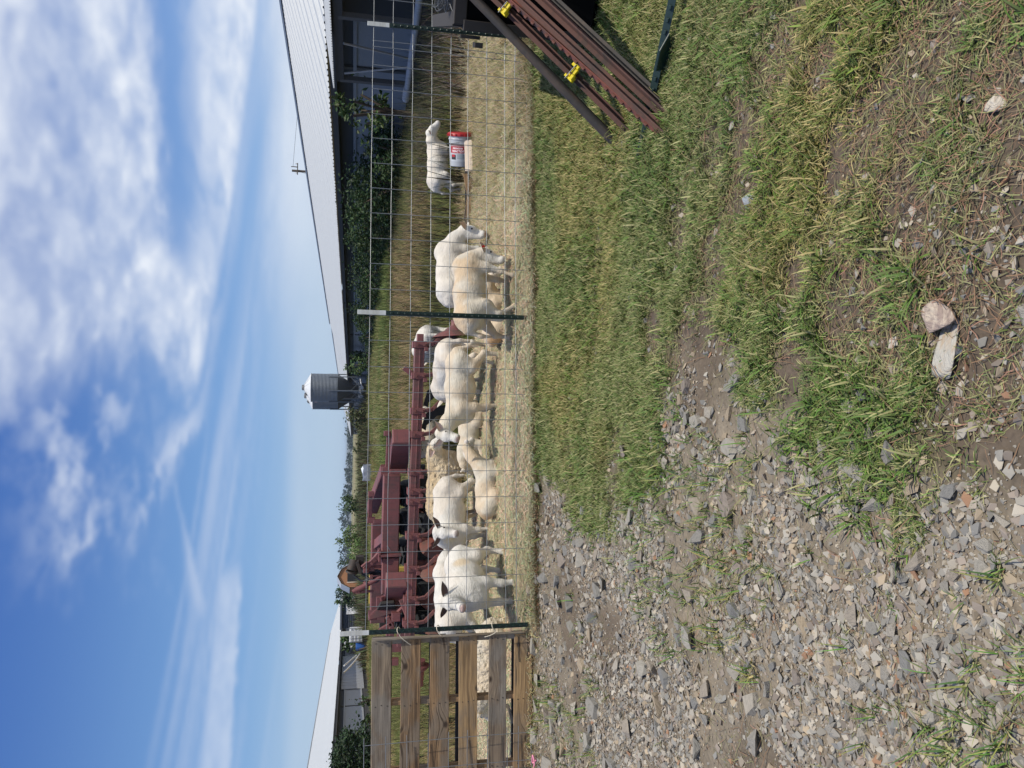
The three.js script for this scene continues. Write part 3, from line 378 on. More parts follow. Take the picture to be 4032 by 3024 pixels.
// ---------- pallet ----------
{
  const g = thing('wooden_pallet', 'weathered brown wooden pallet standing on edge as part of the fence', 'pallet', [-2.5, 0, -5.97], 0.06), r = rng(8); g.rotation.set(-0.03, 0.06, 0, 'YXZ');
  const sl = [[1.106, 1.256], [0.886, 1.036], [0.66, 0.81], [0.44, 0.585], [0.212, 0.352], [0.002, 0.148]], ms = [M.woodGrey, M.woodBrown, M.woodBrown, M.woodTan, M.woodGrey, M.woodTan];
  sl.forEach(([a, b], i) => { const bx0 = box(1.03, b - a, 0.018, 0, 0, 0, 0, 0, 0, 0.003); const uv = bx0.attributes.uv, p = bx0.attributes.position; for (let k = 0; k < uv.count; k++) uv.setXY(k, uv.getX(k) * 0.8 + i * 0.37, uv.getY(k) * 3.4 + i * 0.31); for (let k = 0; k < p.count; k++) { const x = p.getX(k); p.setY(k, p.getY(k) + 0.004 * Math.sin(x * 4 + i * 2)); }
    bx0.translate((r() - 0.5) * 0.01, (a + b) / 2, 0.05 + (r() - 0.5) * 0.004); const s = mesh('slat', bx0, ms[i], g);
    const nl = []; for (const x of [-0.49, 0.02, 0.49]) for (let q = 0; q < 3; q++) nl.push(new THREE.CylinderGeometry(0.004, 0.004, 0.003, 8).rotateX(Math.PI / 2).translate(x + (r() - 0.5) * 0.02, a + (b - a) * (0.2 + q * 0.3), 0.0605)); mesh('nails', nl, M.nail, s); });
  mesh('crack', [tube([[0.5, 0.118, 0.0605], [0.42, 0.112, 0.0605], [0.36, 0.114, 0.0605], [0.3, 0.108, 0.0605]], 0.0026, 16, 4), tube([[0.51, 0.045, 0.0605], [0.4, 0.04, 0.0605], [0.34, 0.043, 0.0605]], 0.0024, 16, 4)], M.nail, g);
  for (const x of [-0.49, 0.03, 0.495]) mesh('stringer', box(0.036, 1.256, 0.085, x, 0.63, 0.0), x > 0.4 ? M.woodGrey : M.woodBrown, g);
  for (const [a, b] of [[1.1, 1.25], [0.68, 0.81], [0.44, 0.6], [0.01, 0.15]]) mesh('slat', box(1.03, b - a, 0.016, 0, (a + b) / 2, -0.053), M.rustDark, g, 'dark back slat');
  mesh('split_stick', beam([-0.05, 0.19, -0.02], [-0.2, 0.14, -0.02], 0.02, 0.025), M.woodGrey, g);
}

// ---------- black steel box with leaning steel posts ----------
{
  const g = thing('black_steel_box', 'big black steel box at the right edge with old posts leaning on it', 'steel box', [2.12, 0, -4.52], -0.42); // local x along its front, z back
  mesh('front_panel', box(1.6, 0.8, 0.03, 0.83, 0.45, 0.0), M.blackSteel, g); mesh('side_panel', box(0.03, 0.8, 1.3, 0.02, 0.45, -0.68), M.blackSteel, g); mesh('rim', [box(1.64, 0.075, 0.08, 0.82, 0.86, 0.0), box(0.08, 0.075, 1.3, 0.03, 0.86, -0.68)], M.steelBrown, g);
  mesh('corner_post', box(0.06, 0.84, 0.05, 0.0, 0.42, 0.03), M.steelBrown, g); mesh('lid', box(1.6, 0.02, 1.3, 0.83, 0.845, -0.67), M.blackSteel, g); mesh('latch', [box(0.02, 0.12, 0.02, -0.06, 0.79, 0.0), box(0.03, 0.05, 0.09, -0.1, 0.74, 0.0)], M.steelBrown, g); mesh('skid', box(1.5, 0.06, 1.2, 0.83, 0.03, -0.66), M.blackSteel, g);
  const r = rng(14), coil = []; for (let k = 0; k < 16; k++) { const a = r() * 6, R = 0.1 + r() * 0.09, tl = (r() - 0.5) * 0.9; coil.push(new THREE.TorusGeometry(R, 0.0035, 5, 34).rotateX(Math.PI / 2 + tl).rotateY(a).translate((r() - 0.5) * 0.08, r() * 0.14, (r() - 0.5) * 0.08)); for (let q = 0; q < 9; q++) { const b = r() * 6.28; coil.push(rod([Math.cos(b) * R, 0.05 + r() * 0.1, Math.sin(b) * R], [Math.cos(b) * R + (r() - 0.5) * 0.05, 0.05 + r() * 0.1 + (r() - 0.5) * 0.04, Math.sin(b) * R + (r() - 0.5) * 0.05], 0.002, 0.002, 4)); } }
  const c = thing('barbed_wire_coil', 'tangled coil of barbed wire lying on the black box corner', 'wire coil', [2.36, 0.9, -4.62]); c.scale.setScalar(0.62); mesh('coil', coil, M.wire, c); mesh('loose_loop', tube([[-0.08, 0.04, 0.05], [-0.15, 0.02, 0.08], [-0.25, -0.02, 0.1], [-0.26, -0.04, 0.1], [-0.16, -0.03, 0.09], [-0.07, 0.0, 0.07]], 0.006, 30, 6), M.wire, c);
}
function leanFrame(a, b, f = [-0.35, 0.55, 0.75]) { const d = V(...b).sub(V(...a)).normalize(), z = V(...f); z.addScaledVector(d, -z.dot(d)).normalize(); const x = d.clone().cross(z); return new THREE.Quaternion().setFromRotationMatrix(new THREE.Matrix4().makeBasis(x, d, z)); }
{
  const lean = (name, label, a, b, mb, sc, f, st = false) => { const g = tPost(name, label, 'steel post', a, V(...a).distanceTo(V(...b)) / sc, leanFrame(a, b, f), mb, mb, 0, 'old steel posts leaning on the black box', 0, st); g.scale.set(sc, sc, sc); return g; };
  const pA = thing('steel_pipe', 'dark rusty round pipe leaning on the black box, leftmost of the bundle', 'pipe', [0, 0, 0]); mesh('pipe', rod([1.38, -0.03, -4.2], [2.55, 1.16, -4.4], 0.029, 0.024, 16), M.rustDark, pA); pA.userData.group = 'old steel posts leaning on the black box';
  const pB = lean('leaning_post', 'brown rusty steel post leaning, carrying two yellow plastic insulators', [1.37, -0.02, -3.95], [2.62, 1.08, -4.45], M.rust, 1.35, [0.1, -0.55, -0.75]);
  lean('leaning_post', 'reddish studded steel post in the bundle, its foot end chipped pale', [1.245, 0.02, -3.53], [2.5, 0.98, -4.35], M.rustRed, 1.1, [-0.9, 0.5, 0.1], true); lean('leaning_post', 'brown steel post in the middle of the leaning bundle', [1.3, 0.05, -3.52], [2.55, 0.98, -4.3], M.rust, 1.3, [0.3, -0.5, -0.8]); lean('leaning_post', 'dull red-brown steel post on the right side of the leaning bundle', [1.355, 0.03, -3.5], [2.6, 0.93, -4.28], M.rust, 1.4, [-0.2, -0.5, -0.8]); lean('leaning_post', 'rusty steel post under the leaning bundle, rightmost', [1.4, 0.0, -3.52], [2.62, 0.86, -4.3], M.rustDark, 1.3, [0.2, -0.6, -0.7]);
  const ins = (label, t) => { const p = V(1.37, -0.02, -3.95).lerp(V(2.62, 1.08, -4.45), t), g = thing('insulator', label, 'insulator', p.toArray(), 0, 'yellow insulators on the leaning posts'); g.quaternion.copy(pB.quaternion); g.rotateY(Math.PI); mesh('body', [box(0.05, 0.035, 0.02, 0.01, 0, 0.03), box(0.016, 0.06, 0.03, -0.025, 0.0, 0.03), box(0.02, 0.05, 0.025, 0.045, 0.012, 0.03), box(0.03, 0.02, 0.05, -0.01, -0.022, 0.045)], M.yellow, g); mesh('nail', rod([0.05, 0.012, 0.045], [-0.04, 0.012, 0.05], 0.003), M.galv, g); };
  ins('yellow plastic insulator higher up on the leaning post', 0.585); ins('yellow plastic insulator lower down on the leaning post', 0.27);
  const a = [1.36, 0.03, -3.6], b = [2.1, 0.1, -2.92]; const g = tPost('green_steel_post', 'dark green steel post lying on the grass at the right, with a spade plate', 'steel post', a, V(...a).distanceTo(V(...b)), leanFrame(a, b), std([0.022, 0.045, 0.042], 0.5), M.postGreen, 0);
  mesh('anchor_plate', prism([[-0.04, 0], [0.035, 0], [0.03, 0.1], [0.0, 0.16], [-0.04, 0.09]], 0.004, 0.02, 0.22, 0.006, 1.1), M.postGreen, g);
}

// ---------- red farm implement ----------
{
  const B = [-1.2, 0, -9.3], g = thing('tillage_implement', 'dark red steel tillage implement with toolbars and discs parked behind the sheep', 'farm implement', B);
  const put = (n, list, m, par = g) => { const q = (Array.isArray(list) ? list : [list]).map((e) => e.translate(-B[0], -B[1], -B[2])); return mesh(n, q, m, par); };
  const barY = (x) => 0.645 - 0.02 * x * 0.95;                       // the front bar climbs a little to the left
  put('front_toolbar', [beam([0.49, barY(0.49), -9.26], [-3.1, barY(-3.1), -9.26], 0.12, 0.12, 0.006), beam([0.5, barY(0.5) - 0.005, -9.197], [-3.1, barY(-3.1) - 0.005, -9.197], 0.012, 0.012)], M.red);
  put('bar_end', box(0.1, 0.075, 0.13, 0.53, 0.63, -9.26), M.red);
  const bolt = (x, y, z) => rod([x, y, z], [x, y, z + 0.022], 0.017, 0.017, 6);
  [0.45, 0.08, -0.34, -0.62, -1.07, -1.3, -1.42, -1.83, -2.22, -2.58, -2.87].forEach((x, i) => {
    const y = barY(x); const c = put('clamp', [box(0.075, 0.15, 0.018, x, y - 0.01, -9.185), box(0.075, 0.03, 0.16, x, y + 0.072, -9.26), box(0.05, 0.05, 0.03, x - 0.05, y - 0.075, -9.185)], M.red); mesh('bolts', [bolt(x, y + 0.035, -9.178), bolt(x, y - 0.05, -9.178)].map((e) => e.translate(-B[0], 0, -B[2])), M.redWorn, c);
    put('shank', [beam([x, y - 0.06, -9.19], [x + 0.02, y - 0.17, -9.18], 0.022, 0.05), beam([x + 0.02, y - 0.17, -9.18], [x + 0.14, y - 0.29, -9.19], 0.022, 0.045), beam([x + 0.14, y - 0.29, -9.19], [x + 0.16, y - 0.52, -9.22], 0.022, 0.045)], M.redWorn);
  });
  // ridging wings on three shanks, discs on the left, end disc with hub on the right
  for (const [x, y] of [[-0.14, 0.4], [-0.42, 0.42], [-1.62, 0.4]]) put('wing_blade', prism([[-0.13, 0.17], [-0.16, 0.12], [-0.1, 0.11], [0.02, -0.02], [0.06, -0.22], [0.16, -0.25], [0.14, -0.02], [0.04, 0.12]], 0.014, x, y, -9.36, 0.25), M.bladeDark);
  for (const [x, ry, z] of [[-1.98, 0.9, -9.45], [-2.3, 0.8, -9.6], [-2.62, 0.85, -9.5], [-2.95, 0.9, -9.6], [-1.7, 0.7, -9.9]]) { const d = lathe([[0, 0.055], [0.08, 0.05], [0.16, 0.03], [0.24, 0.0], [0.245, -0.005], [0.16, 0.022], [0, 0.045]], 30).rotateX(Math.PI / 2).rotateY(ry).rotateX(-0.25).translate(x, 0.34, z); put('disc', d, M.discRed); put('disc_arm', [beam([x + 0.06, 0.66, z - 0.05], [x + 0.04, 0.5, z - 0.06], 0.04, 0.05), beam([x + 0.04, 0.5, z - 0.06], [x, 0.35, z - 0.04], 0.04, 0.05)], M.redWorn); }
  put('end_disc', lathe([[0.05, 0.05], [0.12, 0.045], [0.2, 0.02], [0.28, -0.03], [0.285, -0.04], [0.2, 0.005], [0.05, 0.03]], 34).rotateZ(-Math.PI / 2).rotateZ(0.06).translate(0.6, 0.2, -9.3), M.redWorn);
  put('hub', lathe([[0, 0.16], [0.045, 0.155], [0.05, 0.09], [0.06, 0.085], [0.06, 0.075], [0.11, 0.05], [0.15, 0.01], [0.15, 0.0]], 28).rotateZ(-Math.PI / 2 + 0.06).translate(0.615, 0.2, -9.3), M.red);
  put('hub_axle', [rod([0.6, 0.2, -9.3], [0.42, 0.19, -9.3], 0.06, 0.05, 14), rod([0.42, 0.19, -9.3], [0.3, 0.19, -9.3], 0.075, 0.075, 14)], M.rustDark); put('hub_bracket', [beam([0.45, 0.56, -9.25], [0.45, 0.5, -9.25], 0.08, 0.06), beam([0.45, 0.5, -9.25], [0.58, 0.34, -9.27], 0.03, 0.06), beam([0.58, 0.34, -9.27], [0.57, 0.2, -9.28], 0.03, 0.06)], M.red);
  put('bar_lug', box(0.06, 0.12, 0.03, 0.14, 0.77, -9.27, 0, 0, -0.6), M.red);
  // upper frame
  put('main_beam', [box(0.95, 0.21, 0.21, -1.62, 0.925, -9.65, 0, 0, -0.012, 0.012)], M.red); put('main_beam', [box(0.44, 0.21, 0.21, -2.38, 0.925, -9.6, 0, 0.08, 0, 0.012)], M.red);
  put('mount_plate', [box(0.03, 0.27, 0.26, -2.12, 0.93, -9.6), box(0.12, 0.03, 0.26, -2.13, 1.06, -9.6)], M.red); put('hitch_pin', rod([-2.05, 0.93, -9.45], [-1.99, 0.97, -9.43], 0.006), M.galv);
  put('side_beam', box(0.2, 0.22, 0.75, -0.86, 0.83, -9.58, 0, 0.62, 0, 0.012), M.red); put('side_beam', box(0.2, 0.25, 0.7, -2.56, 0.865, -9.5, 0, 0.66, 0, 0.012), M.red);
  put('upper_rail', [beam([-0.6, 0.975, -9.4], [-1.05, 0.985, -9.45], 0.05, 0.05), box(0.06, 0.07, 0.08, -0.62, 1.0, -9.4), box(0.05, 0.12, 0.06, -0.64, 0.86, -9.4), box(0.04, 0.16, 0.05, -0.64, 0.75, -9.33), box(0.06, 0.1, 0.08, -1.06, 1.0, -9.45), box(0.05, 0.2, 0.06, -1.08, 0.86, -9.4)], M.red);
  put('diagonal_beam', [beam([-1.1, 0.98, -9.75], [-1.72, 1.12, -10.6], 0.16, 0.14, 0.01)], M.red); put('rear_rail', [beam([-1.4, 1.165, -9.9], [-1.76, 1.165, -10.0], 0.05, 0.05), box(0.06, 0.07, 0.1, -1.42, 1.16, -9.9), box(0.07, 0.1, 0.1, -1.77, 1.15, -10), box(0.05, 0.12, 0.06, -1.78, 1.06, -9.95)], M.red);
  put('rear_beam', [box(1.35, 0.2, 0.2, -2.55, 1.03, -10.5, 0, 0, 0, 0.012)], M.red); put('diagonal_beam', [beam([-1.95, 0.95, -9.8], [-2.2, 1.05, -10.5], 0.12, 0.12)], M.red);
  put('top_link', [beam([-2.08, 1.04, -9.55], [-2.16, 1.1, -9.57], 0.05, 0.06), beam([-2.16, 1.1, -9.57], [-2.3, 1.235, -9.6], 0.04, 0.06), beam([-2.2, 1.08, -9.6], [-2.33, 1.2, -9.62], 0.04, 0.04), box(0.05, 0.06, 0.12, -2.31, 1.22, -9.6), rod([-2.2, 1.2, -9.55], [-2.26, 1.27, -9.55], 0.016), bolt(-2.3, 1.22, -9.54), bolt(-2.22, 1.15, -9.53)], M.red);
  put('lift_rod', [rod([-2.28, 1.19, -9.62], [-2.28, 0.98, -9.62], 0.018), rod([-2.34, 1.16, -9.7], [-2.34, 0.98, -9.7], 0.022), box(0.05, 0.05, 0.05, -2.3, 1.14, -9.6), box(0.05, 0.04, 0.05, -2.4, 1.15, -9.6)], M.redWorn);
  put('gear_motor', [rod([-2.22, 1.35, -9.75], [-2.34, 1.385, -9.72], 0.06, 0.066, 16), box(0.16, 0.04, 0.14, -2.3, 1.3, -9.74, 0, 0, 0.3), rod([-2.35, 1.385, -9.72], [-2.37, 1.39, -9.72], 0.075, 0.075, 16), box(0.2, 0.1, 0.1, -2.28, 1.29, -9.8)], M.rustDark);
  put('hoses', [tube([[-2.4, 1.36, -9.7], [-2.46, 1.26, -9.66], [-2.42, 1.16, -9.62], [-2.4, 1.0, -9.6]], 0.013, 20, 6), tube([[-2.35, 1.3, -9.7], [-2.42, 1.2, -9.7], [-2.47, 1.1, -9.6], [-2.36, 1.0, -9.6]], 0.013, 20, 6), tube([[-2.3, 1.28, -9.7], [-2.37, 1.22, -9.66], [-2.33, 1.1, -9.64], [-2.35, 1.0, -9.6]], 0.016, 20, 6), box(0.1, 0.14, 0.08, -2.36, 1.1, -9.75)], M.bladeDark);
  put('hydraulic_cylinder', [rod([-2.4, 1.03, -9.6], [-2.5, 1.21, -9.6], 0.027, 0.027, 16), rod([-2.5, 1.21, -9.6], [-2.56, 1.34, -9.6], 0.034, 0.034, 16), rod([-2.49, 1.2, -9.6], [-2.505, 1.225, -9.6], 0.05, 0.05, 16), rod([-2.56, 1.34, -9.6], [-2.575, 1.37, -9.6], 0.028, 0.028, 12), box(0.03, 0.2, 0.03, -2.58, 1.22, -9.62), box(0.05, 0.05, 0.05, -2.57, 1.31, -9.6)], M.red);
  put('mast_plate', [prism([[-0.1, -0.12], [0.1, -0.12], [0.06, 0.02], [-0.14, 0.24], [-0.18, 0.24]], 0.05, -2.72, 0.93, -9.55, 0.3), box(0.07, 0.1, 0.2, -2.87, 1.13, -9.6), box(0.05, 0.16, 0.12, -2.85, 1.04, -9.58), box(0.12, 0.06, 0.06, -2.68, 1.06, -9.5), rod([-2.62, 1.03, -9.5], [-2.74, 1.0, -9.5], 0.04, 0.03, 12)], M.red); put('dark_plate', prism([[-0.12, -0.1], [0.12, -0.05], [0.1, 0.1], [-0.1, 0.14]], 0.03, -2.72, 0.94, -9.45, -0.9), M.steelBrown);
  put('left_brackets', [box(0.1, 0.1, 0.12, -2.82, 0.86, -9.35), box(0.14, 0.05, 0.05, -2.9, 0.93, -9.4, 0, 0, 0.5), box(0.04, 0.16, 0.05, -2.96, 0.98, -9.4, 0, 0, 0.5), box(0.28, 0.06, 0.08, -3.0, 0.9, -9.5), box(0.2, 0.08, 0.1, -3.1, 0.8, -9.4), box(0.9, 0.07, 0.09, -3.3, 0.93, -9.6, 0, 0, -0.03), box(0.1, 0.18, 0.05, -3.25, 0.82, -9.5), box(0.08, 0.1, 0.08, -3.42, 0.86, -9.5)], M.red);
  put('stay_bar', [beam([-2.62, 0.8, -9.35], [-2.86, 0.7, -9.25], 0.04, 0.06), beam([-2.66, 0.72, -9.3], [-2.82, 0.86, -9.4], 0.04, 0.05)], M.red);
  for (const [x, z] of [[-1.42, -9.9], [-1.78, -9.9], [-2.2, -10.1], [-2.62, -9.9], [-2.98, -9.9]]) { const t = put('tyre', lathe([[0.2, -0.14], [0.36, -0.15], [0.41, -0.11], [0.42, 0], [0.41, 0.11], [0.36, 0.15], [0.2, 0.14]], 32).rotateZ(Math.PI / 2).translate(x, 0.42, z), M.tyre); const tr = []; for (let k = 0; k < 34; k++) for (const s of [-1, 1]) { const a = k * Math.PI / 17 + (s > 0 ? 0.09 : 0); tr.push(box(0.12, 0.02, 0.035, s * 0.065, 0.425, 0, 0, s * 0.35).rotateX(a).translate(x, 0.42, z)); } put('tread', tr, M.tyre, t); put('rim', rod([x - 0.1, 0.42, z], [x + 0.1, 0.42, z], 0.2, 0.2, 20), M.redWorn); }
  put('rear_toolbar', [box(2.2, 0.12, 0.12, -2.2, 0.5, -10.35), box(0.12, 0.12, 1.2, -1.2, 0.55, -9.95), box(0.5, 0.3, 0.3, -2.0, 0.5, -10.4)], M.bladeDark); put('far_hub', [rod([-3.35, 0.58, -9.3], [-3.6, 0.57, -9.3], 0.08, 0.05, 16), rod([-3.5, 0.57, -9.3], [-3.66, 0.56, -9.3], 0.045, 0.045, 6), lathe([[0, 0], [0.13, 0.01], [0.1, 0.06], [0.05, 0.08]], 20).rotateZ(Math.PI / 2).translate(-3.4, 0.58, -9.3)], M.red);
}
{ const g = thing('yellow_implement', 'rusty yellow steel frame standing behind the red implement', 'farm implement', [-2.9, 0, -11.2]); mesh('panel', box(0.4, 0.14, 0.3, 0, 1.0, 0), M.yellowRust, g); mesh('rail', [box(0.5, 0.04, 0.05, 0, 1.11, 0.1), box(0.06, 1.0, 0.06, -0.2, 0.5, 0), box(0.06, 1.0, 0.06, 0.2, 0.5, 0)], M.yellowRust, g); }
{ const g = thing('small_trailer_jack', 'small dark box with a grey plastic bottle beyond the left fence post', 'machine part', [-3.35, 0, -10.8]); mesh('box', [box(0.18, 0.14, 0.14, 0, 0.92, 0), box(0.06, 0.9, 0.06, 0, 0.45, 0)], M.steelBrown, g); mesh('bottle', lathe([[0, 0], [0.045, 0], [0.045, 0.1], [0.02, 0.13], [0.02, 0.15], [0, 0.15]], 14).translate(-0.02, 0.8, 0.14), std([0.35, 0.33, 0.3], 0.5), g); }

// ---------- sheep ----------
function sdfMesh(prims, cell, disp, colour) {
  const lo = [9, 9, 9], hi = [-9, -9, -9]; for (const p of prims) for (let k = 0; k < 3; k++) { const R = Math.max(p.ra, p.rb) + 0.03; lo[k] = Math.min(lo[k], p.a[k] - R, p.b[k] - R); hi[k] = Math.max(hi[k], p.a[k] + R, p.b[k] + R); }
  lo[1] = Math.max(lo[1], -0.02); const n = [0, 1, 2].map((k) => Math.ceil((hi[k] - lo[k]) / cell) + 2), [nx, ny, nz] = n, F = new Float32Array(nx * ny * nz).fill(0.2);
  const at = (i, j, k) => (k * ny + j) * nx + i;
  for (const p of prims) {
    const R = Math.max(p.ra, p.rb) + 0.09, i0 = [], i1 = []; for (let k = 0; k < 3; k++) { i0[k] = Math.max(0, Math.floor((Math.min(p.a[k], p.b[k]) - R - lo[k]) / cell)); i1[k] = Math.min(n[k] - 1, Math.ceil((Math.max(p.a[k], p.b[k]) + R - lo[k]) / cell)); }
    const fz = p.fz ?? 1, dx = p.b[0] - p.a[0], dy = p.b[1] - p.a[1], dz = (p.b[2] - p.a[2]) / fz, L = dx * dx + dy * dy + dz * dz + 1e-9, K = p.k ?? 0.03;
    for (let k = i0[2]; k <= i1[2]; k++) for (let j = i0[1]; j <= i1[1]; j++) for (let i = i0[0]; i <= i1[0]; i++) {
      const x = lo[0] + i * cell - p.a[0], y = lo[1] + j * cell - p.a[1], z = (lo[2] + k * cell - p.a[2]) / fz; let t = (x * dx + y * dy + z * dz) / L; t = t < 0 ? 0 : t > 1 ? 1 : t;
      const d = Math.hypot(x - dx * t, y - dy * t, z - dz * t) - (p.ra + (p.rb - p.ra) * t), q = at(i, j, k), f = F[q];
      if (p.sub) { const h = Math.max(K - Math.abs(f + d), 0) / K; F[q] = Math.max(f, -d) + h * h * K * 0.25; } else { const h = Math.max(K - Math.abs(f - d), 0) / K; F[q] = Math.min(f, d) - h * h * K * 0.25; }
    }
  }
  for (let k = 0; k < nz; k++) for (let j = 0; j < ny; j++) for (let i = 0; i < nx; i++) { const q = at(i, j, k); if (F[q] < 0.06 && F[q] > -0.06) F[q] += disp(lo[0] + i * cell, lo[1] + j * cell, lo[2] + k * cell); if (i === 0 || j === 0 || k === 0 || i === nx - 1 || j === ny - 1 || k === nz - 1) F[q] = Math.max(F[q], 0.004); }
  const id = new Int32Array(nx * ny * nz).fill(-1), P = [], Nn = [], C = [], T = [], I = [];
  for (let k = 0; k < nz - 1; k++) for (let j = 0; j < ny - 1; j++) for (let i = 0; i < nx - 1; i++) {
    let s = 0, c = 0, X = 0, Y = 0, Z = 0; const v = []; for (let m = 0; m < 8; m++) { v[m] = F[at(i + (m & 1), j + (m >> 1 & 1), k + (m >> 2))]; if (v[m] < 0) s++; } if (s === 0 || s === 8) continue;
    for (const [a, b] of EDG) if (v[a] < 0 !== v[b] < 0) { const t = v[a] / (v[a] - v[b]); X += (a & 1) + ((b & 1) - (a & 1)) * t; Y += (a >> 1 & 1) + ((b >> 1 & 1) - (a >> 1 & 1)) * t; Z += (a >> 2) + ((b >> 2) - (a >> 2)) * t; c++; }
    X /= c; Y /= c; Z /= c; id[at(i, j, k)] = P.length / 3; const p = [lo[0] + (i + X) * cell, lo[1] + (j + Y) * cell, lo[2] + (k + Z) * cell]; P.push(...p);
    const gx = (v[1] - v[0] + v[3] - v[2] + v[5] - v[4] + v[7] - v[6]), gyy = (v[2] - v[0] + v[3] - v[1] + v[6] - v[4] + v[7] - v[5]), gz = (v[4] - v[0] + v[5] - v[1] + v[6] - v[2] + v[7] - v[3]), gl = Math.hypot(gx, gyy, gz) + 1e-9, nn = [gx / gl, gyy / gl, gz / gl]; Nn.push(...nn); C.push(...colour(p, nn)); T.push(p[0] + p[2] * 0.7, p[1]);
  }
  const quad = (a, b, c, d, f) => { if (a < 0 || b < 0 || c < 0 || d < 0) return; f ? I.push(a, b, c, a, c, d) : I.push(a, c, b, a, d, c); };
  for (let k = 1; k < nz - 1; k++) for (let j = 1; j < ny - 1; j++) for (let i = 1; i < nx - 1; i++) { const f = F[at(i, j, k)] < 0;
    if (f !== F[at(i + 1, j, k)] < 0) quad(id[at(i, j - 1, k - 1)], id[at(i, j, k - 1)], id[at(i, j, k)], id[at(i, j - 1, k)], f);
    if (f !== F[at(i, j + 1, k)] < 0) quad(id[at(i - 1, j, k - 1)], id[at(i - 1, j, k)], id[at(i, j, k)], id[at(i, j, k - 1)], f);
    if (f !== F[at(i, j, k + 1)] < 0) quad(id[at(i - 1, j - 1, k)], id[at(i, j - 1, k)], id[at(i, j, k)], id[at(i - 1, j, k)], f); }
  const g = new THREE.BufferGeometry(); g.setAttribute('position', new THREE.Float32BufferAttribute(P, 3)); g.setAttribute('normal', new THREE.Float32BufferAttribute(Nn, 3)); g.setAttribute('color', new THREE.Float32BufferAttribute(C, 3)); g.setAttribute('uv', new THREE.Float32BufferAttribute(T, 2)); g.setIndex(I); g.computeVertexNormals(); return g;
}
const EDG = [[0, 1], [2, 3], [4, 5], [6, 7], [0, 2], [1, 3], [4, 6], [5, 7], [0, 4], [1, 5], [2, 6], [3, 7]];
const hairBump = tile(512, 512, (u, v) => pf(u, v, [14, 50], 7, 4) * 0.7 + pf(u, v, 30, 17, 3) * 0.3, false, [3, 3]);
const hairMap = tile(512, 512, (u, v) => 0.9 + 0.16 * (pf(u, v, [12, 60], 27, 4) - 0.3), true, [2, 2]);
const hairM = new THREE.MeshPhysicalMaterial({ vertexColors: true, map: hairMap, roughness: 0.9, bumpMap: hairBump, bumpScale: 0.006, sheen: 0.25, sheenColor: new THREE.Color(1, 0.97, 0.9), sheenRoughness: 0.6 });
const eyeM = std([0.02, 0.016, 0.012], 0.15), earDark = std([0.13, 0.085, 0.075], 0.85), earPale = std([0.68, 0.62, 0.54], 0.9);
